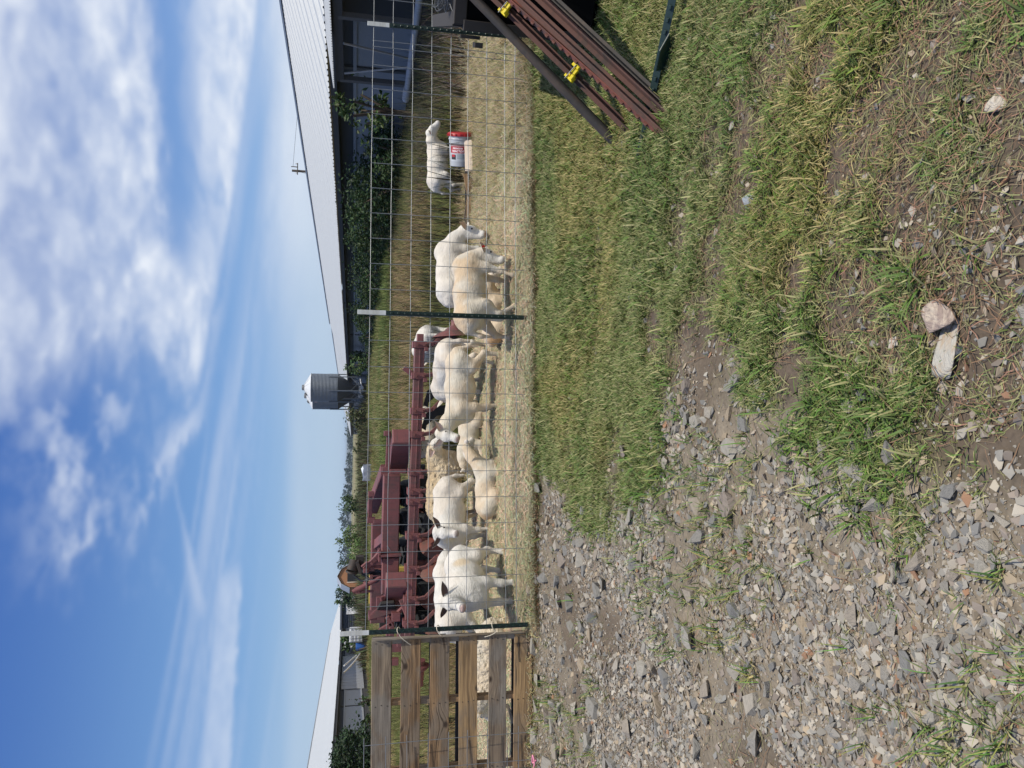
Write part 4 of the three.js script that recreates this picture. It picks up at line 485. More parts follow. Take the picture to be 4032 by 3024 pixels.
function sheep(o) {
  // o: label, c [x,z], dir [x,z], s, ne world neck end, hd world head direction, lie, wool, tan, ear 'dark'|'pale', foot offsets
  const s = o.s ?? 1, yaw = Math.atan2(-o.dir[1], o.dir[0]), y0 = gy(o.c[0], o.c[1]) + (o.y ?? 0.0), g = thing('sheep', o.label, 'sheep', [o.c[0], y0, o.c[1]], yaw, o.group); g.scale.setScalar(s);
  const cy = Math.cos(yaw), sy = Math.sin(yaw), loc = (w, dirOnly) => { const x = w[0] - (dirOnly ? 0 : o.c[0]), y = w[1] - (dirOnly ? 0 : y0), z = w[2] - (dirOnly ? 0 : o.c[1]), q = dirOnly ? 1 : s; return [(x * cy - z * sy) / q, y / q, (x * sy + z * cy) / q]; };
  const P = [], cap = (a, b, ra, rb = ra, k = 0.03, fz) => P.push({ a, b, ra, rb, k, fz }); const w = o.wool ? 0.035 : 0, L = o.lie;
  const dy = L ? -0.215 : 0, nb = L ? [0.26, 0.27, 0] : [0.26, 0.45, 0];
  const fat = o.fat ?? 1;
  cap([0.2, 0.418 + dy, 0], [0.0, 0.412 + dy, 0], 0.136 * fat + w, 0.146 * fat + w, 0.05, 0.88); cap([0.0, 0.412 + dy, 0], [-0.23, 0.43 + dy, 0], 0.146 * fat + w, 0.122 + w, 0.05, 0.9); cap([0.27, 0.36 + dy, 0], [0.24, 0.44 + dy, 0], 0.1 + w, 0.09 + w, 0.06, 0.85); cap([-0.22, 0.47 + dy, 0], [-0.33, 0.44 + dy, 0], 0.075 + w, 0.055 + w, 0.05);
  for (const q of [-1, 1]) { cap([-0.1, 0.5 + dy, q * 0.03], [-0.22, 0.5 + dy, q * 0.05], 0.03 + w, 0.045 + w, 0.05); }
  const feet = o.feet ?? {}; // extra [dx, dz] per leg: fl fr hl hr (l = local -z side)
  for (const q of [-1, 1]) {
    const ff = feet[q < 0 ? 'fl' : 'fr'] ?? [0, 0], hf = feet[q < 0 ? 'hl' : 'hr'] ?? [0, 0], zz = q * 0.088;
    if (L) { cap([0.19, 0.17, q * 0.09], [0.2, 0.08, q * 0.13], 0.09, 0.06, 0.05); cap([0.2, 0.07, q * 0.13], [0.36, 0.05, q * 0.12], 0.045, 0.032, 0.03); cap([0.36, 0.045, q * 0.12], [0.22, 0.03, q * 0.09], 0.028, 0.022, 0.02); cap([-0.22, 0.19, q * 0.08], [-0.1, 0.12, q * 0.15], 0.13, 0.09, 0.05); cap([-0.1, 0.11, q * 0.16], [-0.27, 0.05, q * 0.17], 0.06, 0.036, 0.03); cap([-0.27, 0.045, q * 0.17], [-0.08, 0.03, q * 0.17], 0.033, 0.024, 0.02); continue; }
    const T = (a, f, v) => [v[0] + f[0] * a, v[1], v[2] + f[1] * a];
    cap([0.215, 0.41, q * 0.08], T(0.1, ff, [0.21, 0.29, zz * 1.05]), 0.078 + w * 0.5, 0.05, 0.045); cap(T(0.1, ff, [0.21, 0.28, zz * 1.1]), T(0.55, ff, [0.215, 0.16, zz]), 0.046, 0.027, 0.03); cap(T(0.55, ff, [0.215, 0.16, zz]), T(0.58, ff, [0.215, 0.15, zz]), 0.029, 0.028, 0.015); cap(T(0.58, ff, [0.215, 0.15, zz]), T(0.95, ff, [0.205, 0.055, zz]), 0.022, 0.018, 0.02); cap(T(0.95, ff, [0.205, 0.05, zz]), T(1, ff, [0.225, 0.014, zz]), 0.022, 0.027, 0.015);
    cap([-0.235, 0.42, q * 0.072], T(0.15, hf, [-0.185, 0.31, q * 0.095]), 0.105 + w * 0.5, 0.07 + w * 0.4, 0.05); cap(T(0.15, hf, [-0.19, 0.3, q * 0.1]), T(0.55, hf, [-0.3, 0.19, q * 0.095]), 0.058, 0.029, 0.035); cap(T(0.55, hf, [-0.305, 0.195, q * 0.095]), T(0.57, hf, [-0.3, 0.18, q * 0.095]), 0.031, 0.029, 0.015); cap(T(0.57, hf, [-0.3, 0.185, q * 0.095]), T(0.95, hf, [-0.275, 0.055, q * 0.095]), 0.023, 0.019, 0.02); cap(T(0.95, hf, [-0.275, 0.05, q * 0.095]), T(1, hf, [-0.25, 0.014, q * 0.095]), 0.022, 0.027, 0.015);
  }
  if (!o.noTail) cap([-0.36, 0.45 + dy, 0], [-0.4, 0.33 + dy, 0], 0.028 + w * 0.5, 0.02, 0.02), cap([-0.4, 0.33 + dy, 0], [-0.405, 0.24 + dy * 0.7, 0], 0.022, 0.013, 0.02);
  if (o.bag) cap([-0.2, 0.25, 0], [-0.21, 0.16, 0], 0.05, 0.045, 0.03);
  const ne = loc(o.ne), hd = V(...loc(o.hd, true)).normalize(), add = (a, ...t) => { const r = [...a]; for (const [v, k] of t) { r[0] += v.x * k; r[1] += v.y * k; r[2] += v.z * k; } return r; };
  const hs = 1.08, upw = V(0, 1, 0); if (Math.abs(hd.y) > 0.85) upw.set(-nb[0] + ne[0], 0.3, ne[2]); if (o.up) upw.set(...loc(o.up, true)); const side = hd.clone().cross(upw).normalize(), up = side.clone().cross(hd).normalize(); // side: the animal's right
  const nm = [0, 1, 2].map((k) => (nb[k] + ne[k]) / 2); nm[1] += 0.015;
  cap(nb, nm, 0.105 + w, 0.078 + w * 0.8, 0.05); cap(nm, add(ne, [hd, -0.02]), 0.076 + w * 0.7, 0.057 + w * 0.3, 0.04); cap([nb[0] - 0.02, nb[1] - 0.07, 0], nm, 0.085 + w, 0.066 + w * 0.5, 0.04);
  cap(add(ne, [hd, -0.01], [up, 0.006]), add(ne, [hd, 0.05 * hs], [up, 0.004]), 0.057, 0.052, 0.03); cap(add(ne, [hd, 0.05 * hs], [up, -0.002]), add(ne, [hd, 0.155 * hs], [up, -0.016]), 0.047, 0.031, 0.025); cap(add(ne, [hd, 0.02], [up, -0.04]), add(ne, [hd, 0.145 * hs], [up, -0.038]), 0.04, 0.022, 0.025);
  for (const q of [-1, 1]) { cap(add(ne, [hd, 0.05], [side, q * 0.036], [up, 0.028]), add(ne, [hd, 0.075], [side, q * 0.034], [up, 0.024]), 0.02, 0.016, 0.015); P.push({ a: add(ne, [hd, 0.185 * hs], [side, q * 0.014], [up, -0.012]), b: add(ne, [hd, 0.176 * hs], [side, q * 0.022], [up, -0.004]), ra: 0.006, rb: 0.006, k: 0.006, sub: true }); }
  cap(add(ne, [hd, 0.16 * hs], [side, -0.012], [up, -0.016]), add(ne, [hd, 0.16 * hs], [side, 0.012], [up, -0.016]), 0.029, 0.029, 0.02);
  const sd = Math.round(o.c[0] * 91 + o.c[1] * 17), muz = add(ne, [hd, 0.178 * hs], [up, -0.016]), base = o.base ?? [0.69, 0.645, 0.555], tan = o.tan ?? 0.4, tanC = o.tanC ?? [0.6, 0.45, 0.29];
  const woolD = (x, y, z) => { const c = fbm(x * 42 + sd, y * 48, z * 42, 2) - 0.5, b = n3(x * 13, y * 13 + sd, z * 13) - 0.5; const hq = Math.hypot(x - ne[0], y - ne[1], z - ne[2]); return -(c * 0.036 + b * 0.014) * sm(0.1, 0.2, hq) * sm(0.14, 0.26, y); };
  const hairD = (x, y, z) => -(n3(x * 40 + sd, y * 16, z * 40) - 0.5) * 0.006 - (n3(x * 13 + sd, y * 7, z * 13) - 0.5) * 0.016;
  const colour = (p, nn) => {
    const f = fbm(p[0] * 5 + sd, p[1] * 5, p[2] * 5, 4), f2 = fbm(p[0] * 22 + sd, p[1] * 22, p[2] * 22, 2); let c = mixc(base, tanC, sm(0.46, 0.66, f + 0.1 * nn[1] + 0.06) * tan); c = c.map((v) => v * (0.93 + 0.14 * f2));
    if (o.patch) for (const [px, py, pz, r, col] of o.patch) c = mixc(c, col, sm(r, r * 0.4, Math.hypot(p[0] - px, p[1] - py, p[2] - pz) + (f - 0.5) * r) * 0.85);
    if (!L) { c = mixc(c, [0.42, 0.37, 0.3], sm(0.2, 0.05, p[1]) * sm(0.4, 0.65, f2 * 0.5 + f * 0.5) * 0.8); if (p[1] < 0.024) c = [0.06, 0.05, 0.045]; c = mixc(c, [0.5, 0.42, 0.36], sm(-0.3, -0.4, p[0]) * sm(0.42, 0.3, p[1]) * 0.3); }
    else c = mixc(c, [0.5, 0.42, 0.3], sm(0.12, 0.02, p[1]) * 0.6);
    const hq = Math.hypot(p[0] - ne[0], p[1] - ne[1], p[2] - ne[2]), mq = Math.hypot(p[0] - muz[0], p[1] - muz[1], p[2] - muz[2]); if (hq < 0.2 && mq < 0.2) c = mixc(c, [0.72, 0.7, 0.66], sm(0.2, 0.14, mq) * 0.7); c = mixc(c, o.nose ?? [0.4, 0.25, 0.22], sm(0.042, 0.022, mq) * 0.85); return c;
  };
  mesh('body', sdfMesh(P, o.cell ?? (o.wool ? 0.0095 : 0.0105), o.wool ? woolD : hairD, colour), o.wool ? woolM : hairM, g);
  for (const q of [-1, 1]) {
    const e = new THREE.SphereGeometry(0.0105, 12, 8); e.translate(...add(ne, [hd, 0.066], [side, q * 0.047], [up, 0.026])); mesh('eye', e, eyeM, g);
    // leaf-shaped ear with thickness, outer side pale, inner side its own colour
    const ed = side.clone().multiplyScalar(q).addScaledVector(up, o.earUp ?? 0.12).addScaledVector(hd, -0.25).normalize(), en = hd.clone().addScaledVector(ed, -hd.dot(ed)).normalize(), ew = en.clone().cross(ed), r0 = add(ne, [hd, 0.0], [side, q * 0.042], [up, 0.028]);
    const mk = (off, sc) => { const E = []; const rows = 7, cols = 5; for (let i = 0; i < rows; i++) { const t = i / (rows - 1), hw = 0.03 * sc * Math.sin(Math.PI * Math.min(1, 0.22 + t * 0.78)) + 0.001; for (let j = 0; j < cols; j++) { const u = j / (cols - 1) * 2 - 1; const cup = u * u * hw * 0.55; E.push(add(r0, [ed, t * 0.115 * sc], [ew, u * hw], [en, cup + off * (1 - t * 0.7) - 0.012 * t])); } }
      const I = []; for (let i = 0; i < rows - 1; i++) for (let j = 0; j < cols - 1; j++) { const a = i * cols + j; I.push(a, a + 1, a + cols, a + 1, a + cols + 1, a + cols); } const gg = new THREE.BufferGeometry(); gg.setAttribute('position', new THREE.Float32BufferAttribute(E.flat(), 3)); gg.setAttribute('uv', new THREE.Float32BufferAttribute(new Float32Array(E.length * 2), 2)); gg.setIndex(I); const h = gg.toNonIndexed(); h.computeVertexNormals(); return h; };
    const ear = mesh('ear', mk(-0.004, 1.04), earPale, g); mesh('inner_ear', mk(0.003, 0.96), o.ear === 'dark' ? earDark : std([0.62, 0.46, 0.4], 0.9), ear);
    if (o.tag && q === o.tag) mesh('ear_tag', box(0.022, 0.03, 0.008, ...add(r0, [ed, 0.06], [en, 0.01]), 0, 0.6, 0.4), std([0.7, 0.01, 0.01], 0.4), g, 'red ear tag');
  }
  return g;
}
const woolM = new THREE.MeshPhysicalMaterial({ vertexColors: true, roughness: 0.95, bumpMap: tile(256, 256, (u, v) => pf(u, v, 14, 61, 4), false, [6, 6]), bumpScale: 0.012, sheen: 0.2, sheenColor: new THREE.Color(1, 0.95, 0.85) });
const cream = [0.63, 0.57, 0.465], white = [0.68, 0.655, 0.6];
sheep({ label: 'white sheep standing sideways left of the middle post, head turned to face the fence', c: [-0.03, -7.3], dir: [-1, 0.06], s: 0.96, ne: [-0.475, 0.6, -7.12], hd: [-0.22, -0.62, 0.75], earUp: 0.55, tan: 0.5, base: [0.65, 0.6, 0.5], feet: { fl: [-0.02, 0.02], hr: [0.03, 0], hl: [-0.05, 0.0] } });
sheep({ label: 'white sheep with dark ears facing straight at the fence beside the left post', c: [-1.69, -6.56], dir: [-0.3, 0.95], s: 1.03, ne: [-1.775, 0.65, -6.24], hd: [-0.12, -0.48, 0.87], ear: 'dark', earUp: -0.02, tan: 0.15, base: white, nose: [0.55, 0.36, 0.33], fat: 1.06, patch: [[-0.05, 0.45, -0.12, 0.09, [0.66, 0.52, 0.34]]] });
sheep({ label: 'white sheep turning its head to the fence, standing in front of the woolly one', c: [-1.3, -7.66], dir: [-0.86, 0.5], s: 1.0, ne: [-1.4, 0.6, -7.2], hd: [0.02, -0.7, 0.71], ear: 'dark', earUp: 0.35, tan: 0.3, base: white, fat: 1.05, nose: [0.3, 0.24, 0.22] });
sheep({ label: 'tan sheep in thick unshorn curly fleece standing behind the others', c: [-1.14, -8.3], dir: [1, 0.05], s: 1.0, ne: [-0.7, 0.56, -8.2], hd: [0.85, -0.3, 0.4], wool: true, base: [0.6, 0.49, 0.33], tanC: [0.48, 0.36, 0.21], tan: 0.9, fat: 1.02 });
sheep({ label: 'young cream sheep lying in the hay in front, looking away with head up', c: [-1.0, -7.2], dir: [0.98, -0.18], s: 0.76, lie: true, y: -0.02, ne: [-0.62, 0.33, -7.36], hd: [0.5, -0.35, -0.75], earUp: -0.2, ear: 'dark', base: cream, tan: 0.6, patch: [[-0.33, 0.2, 0, 0.16, [0.62, 0.4, 0.2]]], noTail: true });
sheep({ label: 'white sheep standing half behind the left fence post, its rump towards the pallet', c: [-2.1, -7.45], dir: [0.88, -0.47], s: 1.05, ne: [-1.7, 0.42, -7.75], hd: [0.5, -0.8, -0.3], base: white, tan: 0.25 });
sheep({ label: 'shaggy cream sheep lying behind the wooden pallet', c: [-2.5, -6.8], dir: [-1, -0.1], s: 0.95, lie: true, y: -0.05, ne: [-2.93, 0.26, -6.85], hd: [-0.7, -0.5, -0.3], base: cream, tan: 0.4, wool: true });
sheep({ label: 'thin white sheep behind the sideways one, head lowered away from the fence', c: [0.13, -8.02], dir: [-0.72, -0.69], s: 1.03, ne: [-0.13, 0.46, -8.32], hd: [-0.4, -0.8, -0.5], base: white, tan: 0.4, earUp: 0.3 });
sheep({ label: 'white sheep seen from behind beyond the right end of the red toolbar', c: [0.5, -10.3], dir: [-0.25, -0.97], s: 1.12, ne: [0.4, 0.35, -10.85], hd: [-0.2, -0.9, -0.3], base: white, tan: 0.1 });
sheep({ label: 'cream sheep lying behind the front legs of the sideways sheep, neck low', c: [-0.5, -8.05], dir: [-0.95, 0.2], s: 0.78, lie: true, y: 0.02, ne: [-0.86, 0.26, -7.98], hd: [-0.7, -0.5, -0.45], base: cream, tan: 0.4, earUp: 0.3 });
sheep({ label: 'sheep with dark nose peering out under the red toolbar', c: [-0.62, -9.85], dir: [-0.5, 0.86], s: 1.12, ne: [-0.86, 0.6, -9.55], hd: [-0.2, -0.75, 0.6], base: cream, tan: 0.6, nose: [0.05, 0.045, 0.045], patch: [[0.28, 0.3, -0.1, 0.1, [0.1, 0.08, 0.06]]] });
sheep({ label: 'cream sheep with a red ear tag grazing by the middle post', c: [0.79, -6.66], dir: [0.91, -0.3], s: 1.0, ne: [1.13, 0.32, -6.7], hd: [-0.12, -0.95, 0.22], up: [1, 0.1, -0.2], base: [0.63, 0.57, 0.475], tan: 0.9, tag: 1, earUp: 0.4, bag: true, nose: [0.09, 0.075, 0.07], feet: { fr: [-0.09, 0.06], fl: [-0.05, 0.02], hr: [0.12, 0.02], hl: [-0.1, 0.0] } });
sheep({ label: 'clean white sheep grazing to the right behind the ear-tagged one', c: [1.13, -7.82], dir: [0.82, -0.45], s: 1.05, ne: [1.57, 0.3, -7.85], hd: [-0.1, -0.82, 0.35], up: [0.9, 0.4, 0], base: white, tan: 0.2, earUp: 0.5, feet: { fr: [0.02, 0.02] } });
sheep({ label: 'cream sheep with an orange patch lying behind the legs of the ear-tagged sheep', c: [0.63, -7.15], dir: [1, -0.1], s: 0.74, lie: true, y: -0.02, ne: [0.99, 0.17, -7.12], hd: [0.75, -0.6, 0.1], base: cream, tan: 0.6, patch: [[-0.3, 0.18, 0.1, 0.15, [0.55, 0.3, 0.12]]], noTail: true });
sheep({ label: 'small white sheep standing far right beside the fallen bucket', c: [2.82, -10.0], dir: [0.99, -0.1], s: 0.9, y: 0.0, ne: [3.23, 0.47, -9.95], hd: [0.85, -0.45, 0.25], base: [0.74, 0.71, 0.64], tan: 0.25, earUp: -0.2 });

// ---------- bucket and scraps ----------
{
  const g = thing('plastic_bucket', 'silver plastic bucket with red lid and red label lying on its side', 'bucket', [2.83, 0.17, -9.3]); g.rotation.set(0, -0.35, -Math.PI / 2 + 0.05, 'YXZ');
  const cv = document.createElement('canvas'); cv.width = 512; cv.height = 512; const c = cv.getContext('2d'); c.fillStyle = '#b9bdc2'; c.fillRect(0, 0, 512, 512); c.fillStyle = '#a8202a'; c.fillRect(40, 90, 432, 200); c.fillStyle = '#d8dadd'; c.fillRect(40, 96, 432, 5); c.fillRect(40, 280, 432, 5);
  c.fillStyle = '#7c5750'; c.fillRect(40, 40, 432, 44); c.fillStyle = '#fff'; c.textAlign = 'center'; c.font = 'bold 62px sans-serif'; c.save(); c.transform(1, 0, -0.15, 1, 0, 0); c.fillText('PREMIUM', 280, 178); c.font = 'bold 78px sans-serif'; c.fillText('TRACTOR', 296, 258); c.restore(); c.fillStyle = '#8d979b'; c.fillRect(250, 310, 200, 130); c.fillStyle = '#262a2e'; c.fillRect(60, 330, 150, 130); c.fillStyle = '#b3262e'; c.fillRect(80, 320, 100, 70); c.fillStyle = '#c9ced1'; for (let i = 0; i < 6; i++) c.fillRect(262, 322 + i * 18, 120 + (i % 3) * 22, 5);
  const tx = new THREE.CanvasTexture(cv); tx.colorSpace = THREE.SRGBColorSpace;
  mesh('body', lathe([[0, -0.18], [0.12, -0.18], [0.128, -0.175], [0.142, 0.13], [0.15, 0.131], [0.15, 0.142], [0.144, 0.143], [0.145, 0.165], [0.152, 0.166], [0.152, 0.175], [0.146, 0.18]], 36), std([0.42, 0.44, 0.47], 0.38), g);
  mesh('base', lathe([[0, -0.186], [0.122, -0.186], [0.128, -0.178]], 30), M.bladeDark, g); mesh('lid', [lathe([[0, 0.215], [0.14, 0.215], [0.158, 0.205], [0.16, 0.172], [0.155, 0.17]], 36), ...Array.from({ length: 18 }, (_, k) => box(0.02, 0.03, 0.008, 0.16, 0.185, 0, 0, 0, 0).rotateY(k * 0.349))], std([0.4, 0.016, 0.02], 0.5), g);
  const lab = new THREE.CylinderGeometry(0.1405, 0.1325, 0.22, 28, 1, true, -0.85, 1.7); lab.rotateY(-0.42); lab.translate(0, -0.01, 0); mesh('label', lab, new THREE.MeshStandardMaterial({ map: tx, roughness: 0.5, side: THREE.DoubleSide }), g, 'red and grey label with white lettering'); mesh('handle', new THREE.TorusGeometry(0.156, 0.004, 6, 40, Math.PI * 1.05).rotateX(Math.PI / 2 + 0.12).rotateY(-1.8).translate(0, 0.1, 0), M.bladeDark, g);
}
solo('board', 'pale pinkish board leaning along the near side of the bucket', 'board', box(0.38, 0.095, 0.02, 2.72, 0.1, -9.1, -0.35, 0.1, 0.03), M.woodPale);
{ const g = thing('angle_iron', 'dark steel angle lying behind rusty strips left of the bucket', 'steel scrap', [2.25, 0.06, -9.2], 0.12, undefined); mesh('flange', [box(0.75, 0.09, 0.012, 0, 0.02, 0, -0.3), box(0.75, 0.012, 0.08, 0, -0.02, 0.04)], M.steelBrown, g); }
solo('rusty_strip', 'bent rusty strip lying left of the bucket', 'steel scrap', [beam([2.5, 0.14, -9.1], [2.2, 0.1, -9.0], 0.01, 0.05), beam([2.2, 0.1, -9.0], [1.88, 0.12, -8.95], 0.01, 0.05)], M.woodBrown); solo('rusty_strip', 'thin straight rusty strip lying under the bent one', 'steel scrap', beam([2.42, 0.08, -8.98], [1.95, 0.14, -9.1], 0.012, 0.03), M.woodBrown);
solo('rusty_strip', 'long thin rusty strip half buried in hay under the wire panel', 'steel scrap', [beam([-1.05, 0.035, -6.1], [-1.4, 0.03, -6.03], 0.03, 0.022), beam([-1.4, 0.03, -6.03], [-1.7, 0.05, -6.0], 0.03, 0.02)], M.rust);
solo('dark_block', 'dark block at the foot of the left fence post', 'block', box(0.14, 0.06, 0.08, -1.78, 0.03, -5.98, 0, 0.2), M.steelBrown);

// ---------- stones ----------
function stoneGeo(r, flat, n = 11) {
  const pts = []; for (let i = 0; i < n; i++) { const a = r() * 6.283, k = 0.62 + r() * 0.38, top = r() < 0.5 ? 1 : -1; pts.push(V(Math.cos(a) * k * 0.5, top * flat * (0.32 + r() * 0.18), Math.sin(a) * k * 0.5 * 0.78)); }
  const g = new ConvexGeometry(pts), p = g.attributes.position, uv = []; for (let i = 0; i < p.count; i++) uv.push(p.getX(i) * 2 + p.getY(i), p.getZ(i) * 2 + p.getY(i)); g.setAttribute('uv', new THREE.Float32BufferAttribute(uv, 2)); return g;
}
const stoneMap = tile(256, 256, (u, v) => { const a = pf(u, v, [3, 9], 151, 5); return 0.72 + 0.5 * a; }), stoneBump = tile(256, 256, (u, v) => pf(u, v, [4, 14], 161, 5), false);
const stoneCols = [[0.27, 0.25, 0.215], [0.31, 0.288, 0.245], [0.235, 0.222, 0.195], [0.345, 0.31, 0.255], [0.2, 0.194, 0.18], [0.33, 0.265, 0.185], [0.29, 0.25, 0.2], [0.245, 0.205, 0.17]];
const stoneM = stoneCols.map((c) => std(c, 0.85, { map: stoneMap, bumpMap: stoneBump, bumpScale: 0.004 })), stoneInst = std([1, 1, 1], 0.9);
{
  const r = rng(2024), gravel = new THREE.Group(); gravel.name = 'gravel'; gravel.userData.kind = 'structure'; scene.add(gravel);
  const geos = Array.from({ length: 16 }, (_, i) => stoneGeo(r, i % 4 === 0 ? 0.5 : 0.22 + r() * 0.2, 12)), placed = [];
  const lay = (x, z, s, gi, mi, tilt = 0.16) => { const m = new THREE.Mesh(geos[gi], stoneM[mi]); m.name = 'stone'; m.position.set(x, gy(x, z) + s * 0.06, z); m.scale.set(s, s, s * (0.75 + r() * 0.4)); m.rotation.set((r() - 0.5) * 2 * tilt, r() * 6.28, (r() - 0.5) * 2 * tilt, 'YXZ'); m.castShadow = m.receiveShadow = true; gravel.add(m); placed.push([x, z, s]); };
  // stones that the eye picks out: x, z, size, colour
  [[-0.25, -1.64, 0.075, 4], [-0.26, -1.77, 0.08, 5], [-0.17, -1.86, 0.07, 2], [-0.12, -1.95, 0.065, 0], [-0.16, -2.02, 0.05, 4], [-0.33, -1.92, 0.085, 0], [-0.5, -1.84, 0.07, 3], [-0.47, -1.98, 0.055, 1], [-0.36, -1.53, 0.06, 1], [-0.05, -2.04, 0.06, 1], [-0.66, -2.0, 0.08, 6], [-0.72, -1.78, 0.085, 4], [-0.82, -1.7, 0.075, 1], [-0.78, -1.86, 0.05, 0], [-0.62, -2.2, 0.07, 0], [-0.8, -2.45, 0.075, 0], [-0.86, -2.7, 0.085, 4], [-0.72, -2.62, 0.07, 0], [-0.75, -2.95, 0.06, 3], [-0.95, -2.5, 0.05, 2], [-1.35, -3.35, 0.12, 4], [-0.9, -3.1, 0.09, 6], [-0.15, -3.05, 0.08, 1], [-0.55, -2.65, 0.08, 0], [-0.3, -2.35, 0.07, 0], [-0.45, -1.62, 0.05, 6], [-0.66, -1.6, 0.04, 7], [-1.05, -2.1, 0.07, 0], [-1.0, -1.95, 0.06, 3], [0.17, -1.45, 0.06, 1], [0.14, -3.0, 0.05, 4], [0.1, -2.75, 0.05, 1], [0.02, -2.55, 0.06, 0], [-0.42, -2.15, 0.055, 0]].forEach(([x, z, s, c]) => lay(x, z, s * 1.12, Math.floor(r() * 16), c, 0.12));
  let tries = 0; while (placed.length < 300 && tries++ < 20000) { const z = -1.3 - Math.pow(r(), 0.75) * 4.7, x = -0.62 * -z * r() * 1.02 + 0.3, s = (0.045 + Math.pow(r(), 1.8) * 0.065) * (0.85 + 0.14 * -z); if (gravelAt(x, z) < 0.6 || x < z * 0.56 || mudAt(x + 3, z * 0.7) > 0.8) continue; if (placed.some(([a, b, q]) => Math.hypot(a - x, b - z) < (q + s) * 0.42)) continue; lay(x, z, s, Math.floor(r() * 16), Math.floor(Math.pow(r(), 1.2) * 8)); }
  const sets = [[17000, 0.012, 0.05], [52000, 0.004, 0.014]];
  sets.forEach(([n, a, b], k) => { const mats = [], cols = []; let t = 0; while (mats.length < n && t++ < n * 6) { const z = -1.25 - Math.pow(r(), 0.9) * 5.0, x = mix(z * 0.6, 1.6, r()), gm = gravelAt(x, z), near = x > edgeX(z) ? 0.03 + 0.16 * sm(-2.2, -1.5, z) * sm(0.7, 0.3, x) : 0; const bare = sm(0.5, 0.68, fbm(x * 2.2 + 9, 4, z * 2.2, 4)) * 0.88; if (r() > gm * (1 - bare) * mix(1, k ? 0.75 : 0.4, sm(-3.6, -5.4, z)) + near) continue; const s = mix(a, b, Math.pow(r(), 1.8)); mats.push(mat4(x, gy(x, z) + s * (k ? 0.1 : 0.02), z, r() * 6.28, s, s, (r() - 0.5) * 1.2, (r() - 0.5) * 1.2)); const c = stoneCols[Math.floor(r() * 8)]; const q = 0.75 + r() * 0.55; cols.push(r() < 0.04 ? [0.42, 0.37, 0.29] : r() < 0.015 ? [0.3, 0.17, 0.1] : c.map((v) => v * q)); }
    const o = stuff('gravel_stones', k ? 'fine grey gravel chips between the stones' : 'small grey stones of the gravel patch', 'gravel', stoneGeo(r, 0.4, 9), stoneInst, mats, cols); scene.remove(o); delete o.userData.category; delete o.userData.label; o.name = k ? 'gravel_chips' : 'small_stones'; gravel.add(o); });
  // single rocks of note
  const rock = (label, x, z, s, sy, sz, c1, c2, rot, seed) => { const rr = rng(seed), pl = Array.from({ length: 15 }, (_, i) => [V(rr() - 0.5, rr() - 0.5, rr() - 0.5).normalize(), 0.36 + rr() * 0.1]); pl.push([V(0.1, 1, 0.05).normalize(), 0.3]); const g = mergeVertices(new THREE.IcosahedronGeometry(1, 14).deleteAttribute("uv").deleteAttribute("normal")), p = g.attributes.position, uv = [], v = V(0, 0, 0); for (let i = 0; i < p.count; i++) { v.fromBufferAttribute(p, i).normalize(); let q = 0; for (const [n, d] of pl) { const c = n.dot(v); if (c > 0.02) q += Math.pow(c / d, 14); } const R = Math.pow(q, -1 / 14) * (1 + 0.07 * (fbm(v.x * 4 + seed, v.y * 4, v.z * 4, 4) - 0.5)); p.setXYZ(i, v.x * R, v.y * R, v.z * R); uv.push(v.x * R + v.y * R, v.z * R + v.y * R); } g.setAttribute('uv', new THREE.Float32BufferAttribute(uv, 2)); g.scale(s, sy, s * sz); g.rotateY(rot); g.translate(x, gy(x, z) + sy * 0.22, z); g.computeVertexNormals(); solo('rock', label, 'rock', g, std([1, 1, 1], 0.85, { map: dirtyMap(c1, c2, seed, 5), bumpMap: stoneBump, bumpScale: 0.006 })); };
  rock('brownish quartz-veined rock, the rounder of two on bare mud', 0.19, -1.7, 0.1, 0.065, 0.8, [0.3, 0.23, 0.195], [0.55, 0.47, 0.37], 1.4, 6); rock('pale flat grey rock with a rusty streak, left of the brownish rock', 0.06, -1.69, 0.08, 0.045, 0.95, [0.44, 0.42, 0.37], [0.4, 0.3, 0.2], 0.5, 7); rock('small dark blue-grey stone resting against the pale flat rock', 0.1, -1.64, 0.034, 0.035, 0.8, [0.1, 0.11, 0.13], [0.12, 0.12, 0.13], 0.5, 8); rock('flat bluish rock alone in the grass', 0.71, -2.67, 0.085, 0.03, 0.6, [0.3, 0.33, 0.36], [0.24, 0.25, 0.26], 1.2, 9); rock('cream white rock in the grass near the bottom right', 0.67, -1.53, 0.05, 0.035, 0.7, [0.55, 0.5, 0.42], [0.45, 0.38, 0.3], 1.0, 10);
}

